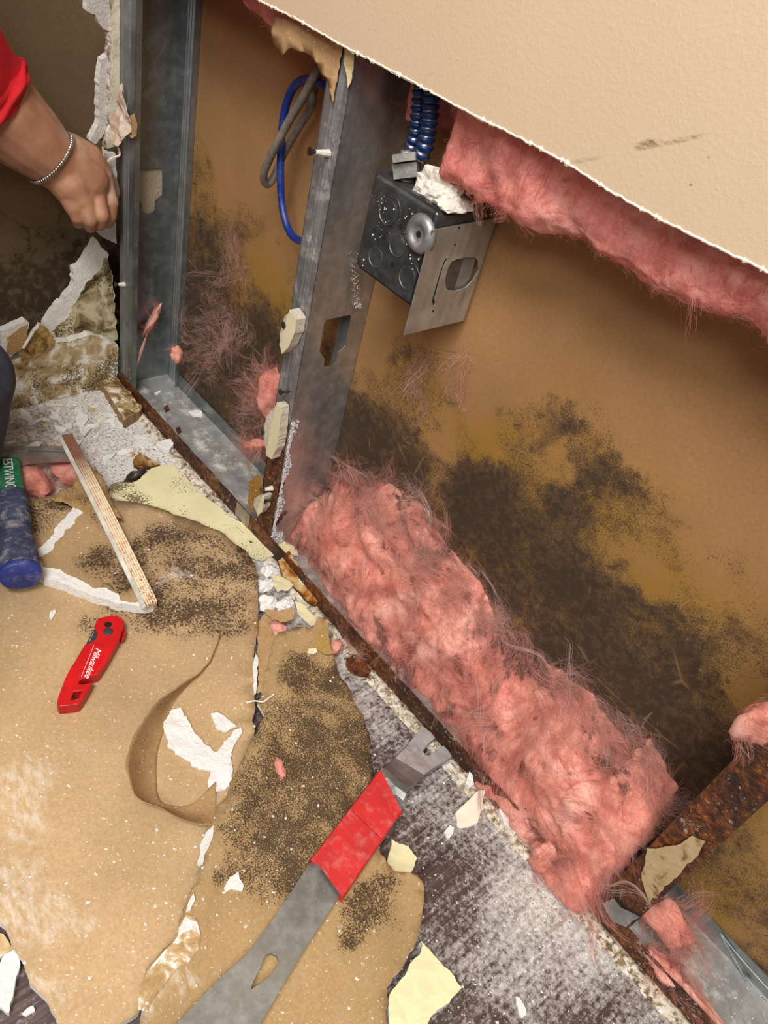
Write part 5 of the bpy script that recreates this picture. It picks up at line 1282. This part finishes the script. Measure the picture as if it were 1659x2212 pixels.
# --- loose tufts
def tuft(c, s, seed, label, nf=900, L=.02, mt=None, fmt=None, axis=None, wis=60, mass=True, clampY=None, zmin=.002, bias=(0, 0, 0), sub=3):
    """small ball or rope of wool; s = half sizes"""
    c = Vector(c); e = empty('insulation_tuft', c - Vector((0, 0, s[2])), label, 'insulation', 'pink glass wool')
    bm = bmesh.new(); bmesh.ops.create_icosphere(bm, subdivisions=sub, radius=1)
    R = (axis.to_track_quat('X', 'Z').to_matrix() if axis else Matrix.Identity(3))
    pts = []; nrs = []
    for v_ in bm.verts:
        k = 1 + .45 * fbm(v_.co * 1.2 + Vector((seed, seed * 2, 0)), 1.1, 4)
        w = R @ Vector((v_.co.x * s[0] * k, v_.co.y * s[1] * k, v_.co.z * s[2] * k)); nrs.append((R @ v_.co).normalized()); v_.co = c + w
        if clampY is not None: v_.co.y = min(v_.co.y, clampY)
        v_.co.z = max(v_.co.z, zmin); pts.append(v_.co.copy())
    if mass: frombm('wool_mass', bm, mt or M_PINK, e, True)
    else: bm.free()
    pts = np.array(pts); nrs = np.array(nrs); i = NR.randint(0, len(pts), nf)
    jitter = NR.randn(nf, 3) * min(s) * .25
    if nf >= 400:
        j = NR.randint(0, len(pts), max(6, nf // 40)); locks('combed_locks', pts[j] + NR.randn(len(j), 3) * min(s) * .25, nrs[j], fmt or M_FIB, e, L * 1.6, 22, max(.0010, min(.0046, L * .12)), .00016, 10, 36, seed, .08, .8, bias, .8, clampY, zmin, .9)
    i = i[:nf // 2]; strands('fibres', pts[i] + jitter[:nf // 2], nrs[i], fmt or M_FIB, e, L * .6, .00024, 7, 46, seed, .15, .9, bias, .75, clampY, zmin)
    if wis:
        i = NR.randint(0, len(pts), wis); strands('wisps', pts[i], nrs[i], M_WISPP if fmt is M_FIBP else M_WISP, e, L * 1.3, .0055, 8, 34, seed + 1, .15, .6, bias, .75, clampY, zmin)
    return e
tuft(fl(72, 1040, .012), (.036, .020, .012), 1.3, 'pink glass wool under the hammer head', 2600, .022, None, None, None, 200)
tuft(fl(150, 1010, .010), (.040, .026, .004), 2.1, 'thin pink glass wool under the printed strip', 1200, .026, None, None, None, 160)
tuft(fl(603, 1358, .014), (.012, .009, .005), 3.7, 'pink fluff between the small paper scrap and the folded sheet', 500, .010)
tuft(fl(718, 1400, .010), (.010, .016, .005), 4.9, 'pale pink fluff beside the pointed olive paper', 500, .012)
tuft(fl(604, 1658, zD + .004), (.013, .005, .004), 5.2, 'tiny pink fluff roll lying on the folded sheet', 300, .006, None, None, (fl(612, 1680, zD) - fl(598, 1638, zD)), 10)
tuft(at(548, 960, 1, .030), (.034, .008, .007), 6.1, 'orange-pink wool rope crossing the track toward the middle stud', 1200, .022, None, None, (at(600, 925, 1, .03) - at(490, 945, 1, .04)), 60)
tuft(at(582, 850, 1, .060), (.020, .016, .038), 7.3, 'pink wool tuft wedged behind the foot of the middle stud', 2000, .03, None, None, None, 200, True, .0905)
tuft(at(540, 900, 1, .085), (.030, .003, .055), 8.4, 'thin pink wool veil on the mouldy paper left of the middle stud', 1400, .035, None, M_FIBP, None, 260, False, .0908, .03, (0, 0, .1))
tuft(at(490, 700, 1, .086), (.060, .003, .030), 9.2, 'grey-pink wool veil clinging to the dark mould in the left bay', 1500, .040, None, M_FIBP, None, 200, False, .0908, .03)
tuft(at(450, 765, 1, .086), (.028, .003, .042), 10.5, 'pinkish wool veil hanging near the corner stud', 1500, .034, None, M_FIBP, None, 200, False, .0908, .03)
tuft(at(500, 580, 1, .088), (.036, .002, .018), 11.4, 'faint pale fibres high on the paper of the left bay', 600, .035, None, M_FIBP, None, 50, False, .0908, .03)
tuft(at(382, 765, 1, .070), (.010, .010, .014), 12.6, 'small round pink wool tuft at the back of the corner stud', 700, .014, None, None, None, 30, True, .0905)
tuft(at(330, 690, 0, X1 + .012), (.030, .005, .006), 13.3, 'pink wool twist stuck to the web of the corner stud', 900, .012, None, None, at(345, 660, 0, X1 + .01) - at(300, 740, 0, X1 + .01), 30)
tuft(at(300, 770, 0, X1 + .03), (.036, .0025, .003), 14.8, 'thin pink wool string trailing down the corner stud', 400, .008, None, None, at(312, 725, 0, X1 + .03) - at(280, 815, 0, X1 + .05), 0)
tuft(at(905, 800, 1, .089), (.012, .0012, .030), 15.2, 'pale fibres stuck to the paper under the junction box', 420, .040, None, M_FIBP, None, 24, False, .0912, .03, (.3, 0, -1.4))
tuft(at(985, 800, 1, .089), (.014, .0012, .030), 16.6, 'whitish fibre streaks on the paper right of the mould spot', 420, .045, None, M_FIBP, None, 20, False, .0912, .03, (.5, 0, -1.4))
tuft(at(1440, 1990, 1, .03), (.026, .016, .020), 17.7, 'pink wool tuft standing on the track behind the rusted stud', 1500, .032, None, None, None, 180, True, .09, .004, (.1, 0, .6))
tuft(at(1430, 2090, 1, .004), (.022, .010, .010), 18.1, 'pink wool tuft lying over the rusty lip at lower right', 900, .022, None, None, None, 90)
tuft(at(1500, 2160, 1, .012), (.045, .009, .008), 19.9, 'pink wool roll along the track at the lower right corner', 1500, .02, None, None, at(1545, 2200, 1, .01) - at(1440, 2090, 1, .01), 120)
tuft(at(1640, 1560, 1, -.004), (.026, .010, .014), 20.2, 'pink wool lump on the rusted stud at the right edge', 1100, .016, None, None, at(1659, 1545, 1, 0) - at(1610, 1590, 1, 0), 60)
tuft(at(1175, 1850, 1, -.014), (.014, .012, .022), 21.5, 'dark pink wool curl spilling over the track onto the floor', 1300, .02, None, None, None, 120)
tuft(at(760, 1410, 1, -.006), (.030, .008, .005), 22.3, 'grey pink wisp lying across the rusty track lip', 700, .030, None, M_FIBP, at(850, 1420, 1, 0) - at(700, 1400, 1, 0), 60, False)

# ------------------------------------------------------------------ person kneeling at the left, one arm in the picture
def blob(chains, voxel, name, smooth_it=6):
    """union of tapered round chains -> one continuous skin"""
    mb = MB()
    for ch in chains:
        pts = [Vector(c[0]) for c in ch]; rs = [c[1] for c in ch]
        sp = []; sr = []
        for i in range(len(pts) - 1):
            k = max(3, int((pts[i + 1] - pts[i]).length / .006))
            for j in range(k): sp.append(pts[i].lerp(pts[i + 1], j / k)); sr.append(rs[i] + (rs[i + 1] - rs[i]) * j / k)
        sp.append(pts[-1]); sr.append(rs[-1])
        # rounded ends
        d0 = (sp[0] - sp[1]).normalized(); d1 = (sp[-1] - sp[-2]).normalized()
        pre = [(sp[0] + d0 * sr[0] * math.sin(a), sr[0] * math.cos(a)) for a in (1.5, 1.2, .8, .4)]
        post = [(sp[-1] + d1 * sr[-1] * math.sin(a), sr[-1] * math.cos(a)) for a in (.4, .8, 1.2, 1.5)]
        sp = [p[0] for p in pre] + sp + [p[0] for p in post]; sr = [p[1] for p in pre] + sr + [p[1] for p in post]
        mb.tube(sp, sr, 16)
    me = bpy.data.meshes.new(name); me.from_pydata([tuple(v) for v in mb.v], [], mb.f)
    t = bpy.data.objects.new(name, me); COL.objects.link(t)
    r = t.modifiers.new('r', 'REMESH'); r.mode = 'VOXEL'; r.voxel_size = voxel
    s = t.modifiers.new('s', 'SMOOTH'); s.factor = .5; s.iterations = smooth_it
    dg = bpy.context.evaluated_depsgraph_get(); out = bpy.data.meshes.new_from_object(t.evaluated_get(dg))
    bpy.data.objects.remove(t); return out
b = B('brown_skin'); P_ = b.pos
c = b.mix(b.rng(b.noise(P_, 30, 4), .35, .65), (158, 112, 86), (180, 132, 102))
wr = b.vor(P_, 420, 'DISTANCE_TO_EDGE')
dst = b.math('MULTIPLY', b.spots([(*dep(95, 250, 1.03), .05), (*dep(225, 400, 1.1), .03), (*dep(120, 300, 1.04), .05)], .03, 20), b.rng(b.noise(P_, 90, 6, .7), .35, .65, 0, .55))
c = b.mix(dst, c, (206, 190, 176))
M_SKIN = b.done(c, .55, bump=b.math('ADD', b.rng(wr, 0, .08), b.noise(P_, 120, 4)), bs=.22, bd=.0012, spec=.4, sss=.12)
M_SHIRT = mat_plain('red_shirt', (206, 20, 34), .85, 0, .10, 20, .25)
M_TROUSER = mat_plain('dark_slate_trousers', (58, 60, 76), .85, 0, .12, 30, .35, .10)
M_NAIL = mat_plain('finger_nail', (176, 128, 108), .35, 0, .05)
body = empty('person', (-.15, -.75, 0), 'kneeling person in a red shirt, silver bracelet on the forearm reaching to the wall', 'person')
wrist = dep(112, 342, 1.045); elbow = dep(-70, 178, .945); shoulder = Vector((-.30, -.42, .86))
w_ = lambda px, py, d: dep(px, py, d)
mc = {'index': w_(226, 396, 1.100), 'middle': w_(208, 424, 1.085), 'ring': w_(184, 442, 1.075), 'little': w_(160, 447, 1.070)}
pip = {'index': w_(240, 438, 1.105), 'middle': w_(220, 466, 1.088), 'ring': w_(194, 476, 1.080), 'little': w_(166, 470, 1.078)}
dip = {'index': w_(238, 468, 1.118), 'middle': w_(216, 484, 1.102), 'ring': w_(195, 490, 1.094), 'little': w_(168, 482, 1.092)}
tip = {'index': w_(234, 482, 1.128), 'middle': w_(212, 486, 1.120), 'ring': w_(196, 490, 1.112), 'little': w_(172, 482, 1.106)}
RF = {'index': .0100, 'middle': .0100, 'ring': .0096, 'little': .0086}
ch = [[(shoulder, .056), (elbow + (shoulder - elbow) * .3, .052), (elbow, .049)],
      [(elbow, .049), (elbow.lerp(wrist, .4), .054), (elbow.lerp(wrist, .72), .047), (wrist, .038)],
      [(elbow + Vector((0, -.004, -.012)), .044), (elbow.lerp(wrist, .5) + Vector((0, 0, -.012)), .040), (wrist + Vector((0, 0, -.012)), .029)],
      [(wrist, .0335), (w_(150, 362, 1.062), .032), (w_(190, 390, 1.078), .028)],
      [(w_(128, 372, 1.055), .027), (w_(160, 410, 1.066), .026), (w_(175, 432, 1.073), .018)],
      [(w_(150, 330, 1.060), .026), (w_(190, 348, 1.080), .024), (w_(215, 378, 1.095), .019)]]
for k in mc:
    ch.append([(wrist.lerp(mc[k], .45), .018), (mc[k], .0135)])
    ch.append([(mc[k], .0122), (pip[k], RF[k] + .0006)]); ch.append([(pip[k], RF[k]), (dip[k], RF[k] - .0008), (tip[k], RF[k] - .0022)])
ch.append([(w_(165, 335, 1.075), .017), (w_(208, 352, 1.105), .0135), (w_(236, 388, 1.125), .0118), (w_(246, 418, 1.135), .0095)])   # thumb, on the far side
# head and neck above the picture
hd = Vector((-.24, -.50, 1.10))
ch += [[(Vector((-.22, -.60, .90)), .055), (Vector((-.23, -.55, 1.0)), .052)], [(hd, .085), (hd + Vector((-.01, .03, -.05)), .062)], [(hd + Vector((0, -.02, .03)), .088)] * 1 + [(hd + Vector((0, -.03, .035)), .085)],
       [(hd + Vector((-.01, .088, -.005)), .012), (hd + Vector((-.01, .102, -.022)), .014)], [(hd + Vector((.078, .0, -.01)), .014), (hd + Vector((.084, -.004, .012)), .016)], [(hd + Vector((-.088, .0, -.01)), .014), (hd + Vector((-.094, -.004, .012)), .016)]]
# bridge between neck and shoulder so that the skin is one piece
ch.append([(Vector((-.22, -.60, .90)), .05), (shoulder, .052)])
# other arm
s2 = Vector((-.02, -.70, .82)); e2 = Vector((.0, -.62, .55)); w2 = Vector((-.16, -.62, .40))
ch += [[(Vector((-.22, -.60, .90)), .05), (s2, .052)], [(s2, .052), (e2, .045)], [(e2, .044), (w2, .031)], [(w2, .03), (w2 + Vector((-.06, .03, -.03)), .03)]]
for k in range(4):
    a0 = w2 + Vector((-.08, .02 + .018 * k - .02, -.03)); ch.append([(a0, .011), (a0 + Vector((-.035, .01, -.02)), .010), (a0 + Vector((-.05, .01, -.05)), .009)])
ch.append([(w2 + Vector((-.04, .0, -.02)), .013), (w2 + Vector((-.07, -.03, -.05)), .011)])
me = blob(ch, .0021, 'skin', 4)
link('body_skin', me, M_SKIN, body, True)
for k in ('index', 'little'):
    pass
# trousers: kneeling
knee = dep(-86, 815, 1.0); hip = Vector((-.14, -.86, .42)); foot = Vector((-.05, -1.05, .06)); shin0 = Vector((knee.x, knee.y - .02, .07))
k2 = Vector((.06, -.62, .50)); f2 = Vector((.02, -.66, .07)); hip2 = Vector((.0, -.95, .44))
tr_ = [[(hip, .12), (hip.lerp(knee, .5), .092), (knee, .066)], [(knee, .064), (knee.lerp(shin0, .5), .062), (shin0, .058)], [(shin0, .056), (foot, .045)], [(hip, .13), (hip2, .13)], [(hip2, .11), (k2, .070)], [(k2, .068), (f2, .05)],
       [(hip.lerp(hip2, .5), .13), (Vector((-.10, -.84, .52)), .14)]]
link('trousers', blob(tr_, .006, 'trousers', 6), M_TROUSER, body, True)
sh_ = [[(Vector((-.10, -.86, .50)), .15), (Vector((-.14, -.74, .66)), .155), (Vector((-.18, -.63, .80)), .13), (Vector((-.21, -.61, .87)), .08)], [(Vector((-.16, -.64, .83)), .09), (shoulder, .075)], [(Vector((-.16, -.66, .82)), .09), (s2, .075)],
       [(s2, .072), (s2.lerp(e2, .6), .062)], [(shoulder, .074), (shoulder.lerp(elbow, .5), .070)]]
link('shirt', blob(sh_, .006, 'shirt', 6), M_SHIRT, body, True)
# sleeve with folds, its hem in the picture
rows = []; sp = spline([shoulder, shoulder.lerp(elbow, .55), elbow, elbow.lerp(wrist, .14), elbow.lerp(wrist, .28)], 8)
for i, p_ in enumerate(sp):
    t = (sp[min(i + 1, len(sp) - 1)] - sp[max(i - 1, 0)]).normalized(); u_ = Vector((0, 0, 1)); u_ = (u_ - t * u_.dot(t)).normalized(); v_ = t.cross(u_); r = []
    for j in range(49):
        a = 2 * math.pi * j / 48
        rr = .066 + .0022 * math.sin(a * 7 + i * .5) + .0035 * mnoise.noise(Vector((math.cos(a) * 1.5, math.sin(a) * 1.5, i * .22))) + .0025 * math.sin(i * 1.1 + 2 * math.cos(a))
        r.append(p_ + (u_ * math.cos(a) + v_ * math.sin(a)) * rr)
    rows.append(r)
o = grid_surface('sleeve', rows, M_SHIRT, body); md = o.modifiers.new('thick', 'SOLIDIFY'); md.thickness = .0018
# hair and eyes
bm = bmesh.new(); bmesh.ops.create_icosphere(bm, subdivisions=4, radius=.098)
bmesh.ops.delete(bm, geom=[v_ for v_ in bm.verts if v_.co.z < -.03 or (v_.co.y > .055 and v_.co.z < .05)], context='VERTS')
for v_ in bm.verts: v_.co = v_.co * (1 + .03 * mnoise.noise(v_.co * 60)) + hd + Vector((0, -.022, .03))
o = frombm('hair', bm, mat_plain('black_hair', (26, 22, 20), .6), body, True); md = o.modifiers.new('thick', 'SOLIDIFY'); md.thickness = .006
M_EYE = mat_plain('eye_white', (226, 222, 214), .3)
for s_ in (-1, 1):
    mb = MB(); mb.lathe(hd + Vector((-.01 + s_ * .032, .070, .012)), (0, 1, 0), [(.011, 0), (.010, .006), (.006, .009), (.0004, .010)], 12); e_ = mb.build('eye', M_EYE, body, True)
    mb = MB(); mb.lathe(hd + Vector((-.01 + s_ * .032, .0795, .012)), (0, 1, 0), [(.004, 0), (.0004, .001)], 10); mb.build('pupil', M_BLACK, e_)
MB().tube([hd + Vector((-.035, .072, -.058)), hd + Vector((-.01, .086, -.056)), hd + Vector((.015, .072, -.058))], .0045, 8).build('lips', mat_plain('lips', (132, 78, 68), .5), body, True)
# boots
for f_ in (foot, f2):
    mb = MB(); mb.tube([f_ + Vector((0, -.05, -.005)), f_ + Vector((0, .02, -.01)), f_ + Vector((-.01, .12, -.018)), f_ + Vector((-.01, .17, -.022))], [.046, .045, .04, .03], 14); mb.build('boot', M_BLACK, body, True)
# bracelet of round links round the wrist
bc = dep(112, 342, 1.043); bd = (w_(160, 378, 1.068) - elbow).normalized(); u_ = Vector((0, 0, 1)); u_ = (u_ - bd * u_.dot(bd)).normalized(); v_ = bd.cross(u_)
mb = MB(); NB = 64
for k in range(NB):
    a = 2 * math.pi * k / NB; c_ = bc + (u_ * math.cos(a) * .0405 + v_ * math.sin(a) * .0405) - bd * .002
    mb.lathe(c_ - bd * .0026, bd, [(.0008, 0), (.0024, .0012), (.0026, .0026), (.0024, .004), (.0008, .0052)], 8)
o = mb.build('bracelet', mat_galv('silver', base=(206, 204, 198), dust=0, rough=.25, metal=1), body, True)

# ------------------------------------------------------------------ loose flakes and dust, dropped on whatever lies below
bpy.context.view_layer.update()
DG = bpy.context.evaluated_depsgraph_get()
SKIP = ('pale_strands', 'combed_locks', 'pale_locks', 'fibres', 'wisps', 'pale_fibres', 'pale_wisps', 'wool_mass', 'body_skin', 'trousers', 'sleeve', 'shirt', 'hair')
def drop(x, y, zs=.40):
    o_ = Vector((x, y, zs))
    for _ in range(6):
        hit, loc, nr, idx, ob, mt = S.ray_cast(DG, o_, Vector((0, 0, -1)))
        if not hit: return None
        if ob.name.split('.')[0] in SKIP: o_ = loc - Vector((0, 0, .0005)); continue
        return loc, ob.name.split('.')[0]
    return None
M_FLAKE = [M_GYPW, M_GYP, mat_torn('flake_tan', [(.35, (150, 120, 78)), (.5, (206, 190, 156)), (.65, (236, 232, 224))], 60, .2)]
variants = []
for k in range(9):
    rr = random.Random(100 + k); n = rr.randint(5, 8); pts = []
    for i in range(n):
        a = 2 * math.pi * i / n + rr.uniform(-.3, .3); r = rr.uniform(.55, 1.1); pts.append((math.cos(a) * r * (1.9 if k % 3 == 0 else 1.2), math.sin(a) * r * .7))
    v = [(x, y, .16 + .12 * rr.random()) for x, y in pts] + [(x * .95, y * .95, 0) for x, y in pts]
    f = [tuple(range(n)), tuple(reversed(range(n, 2 * n)))] + [(i, i + n, (i + 1) % n + n, (i + 1) % n) for i in range(n)]
    me = bpy.data.meshes.new('flake'); me.from_pydata(v, [], f); me.materials.append(M_FLAKE[0 if k < 5 else (1 if k < 7 else 2)]); me.update(); variants.append(me)
rr = random.Random(21); cnt = 0
while cnt < 90:
    px = rr.uniform(20, 340); py = rr.uniform(850, 1010)
    if px > 170 and py > 900 + (px - 170) * .2 + 80: continue
    q = fl(px, py); 
    if q.y > -.012: continue
    h = drop(q.x, q.y)
    if not h or h[1] not in ('floor', 'flake', 'gypsum_residue'): continue
    o = bpy.data.objects.new('gypsum_flake', rr.choice(variants)); COL.objects.link(o); s = rr.uniform(.0035, .0115) * (1.25 if cnt < 14 else 1)
    o.location = h[0] + Vector((0, 0, .0002)); o.scale = (s, s, s * .8); o.rotation_euler = (rr.uniform(-.2, .2), rr.uniform(-.2, .2), rr.uniform(0, 6.3))
    kd = {M_FLAKE[0].name: 'small white gypsum flake', M_FLAKE[1].name: 'small greyish gypsum flake', M_FLAKE[2].name: 'small flake with tan paper on it'}[o.data.materials[0].name]
    tag(o, kd + ' in the white dust before the left wall', 'flake', 'flakes on the dusty floor by the left wall'); cnt += 1
# crumbs nobody could count
def crumbs(name, label, n, region, smin, smax, seed, ok, mt):
    rr = random.Random(seed); V = []; F = []; k = 0; tries = 0
    while k < n and tries < n * 4:
        tries += 1; q = region(rr)
        if q is None: continue
        h = drop(q[0], q[1])
        if not h or h[1] not in ok: continue
        s = smin + (smax - smin) * rr.random() ** 4; c_ = h[0]; a = rr.random() * 6.3; b0 = len(V)
        ca, sa_ = math.cos(a), math.sin(a); asp = rr.uniform(.5, 1)
        for (x, y, z) in ((-1, -.8, 0), (1, -.6, 0), (.7, .9, 0), (-.8, .7, 0), (.1, .1, rr.uniform(.5, .9))):
            x *= rr.uniform(.7, 1.2); y *= asp; V.append(c_ + Vector(((x * ca - y * sa_) * s, (x * sa_ + y * ca) * s, z * s - .0001)))
        for f_ in ((0, 1, 4), (1, 2, 4), (2, 3, 4), (3, 0, 4)): F.append(tuple(b0 + i for i in f_))
        k += 1
    o = mesh(name, V, F, mt); tag(o, label, 'crumbs', kind='stuff')
def reg_px(x0, x1, y0, y1, z=.01):
    def f(rr):
        q = fl(rr.uniform(x0, x1), rr.uniform(y0, y1), z); return (q.x, q.y)
    return f
SHEETS = ('paper_face', 'wallboard_sheet', 'folded_sheet', 'delaminated_patch', 'wallboard_piece')
crumbs('sheet_crumbs', 'white gypsum crumbs sprinkled over the brown sheets', 800, reg_px(-20, 840, 1080, 2212, .018), .0003, .0021, 5, SHEETS, M_GYPW)
crumbs('floor_crumbs', 'white gypsum crumbs sprinkled over the bare floor', 1400, reg_px(760, 1460, 1440, 2212, .0), .0003, .0018, 6, ('floor', 'gypsum_residue'), M_GYPW)
crumbs('dust_crumbs', 'white and grey crumbs in the heavy dust before the left wall', 1600, reg_px(10, 560, 840, 1160, .0), .0005, .0032, 7, ('floor', 'gypsum_residue'), M_GYP)
crumbs('track_crumbs', 'pale crumbs lying in the steel track', 700, lambda rr: (rr.uniform(X1 + .05, .9), rr.uniform(.004, .088)), .0003, .0016, 8, ('track_web',), M_GYP)
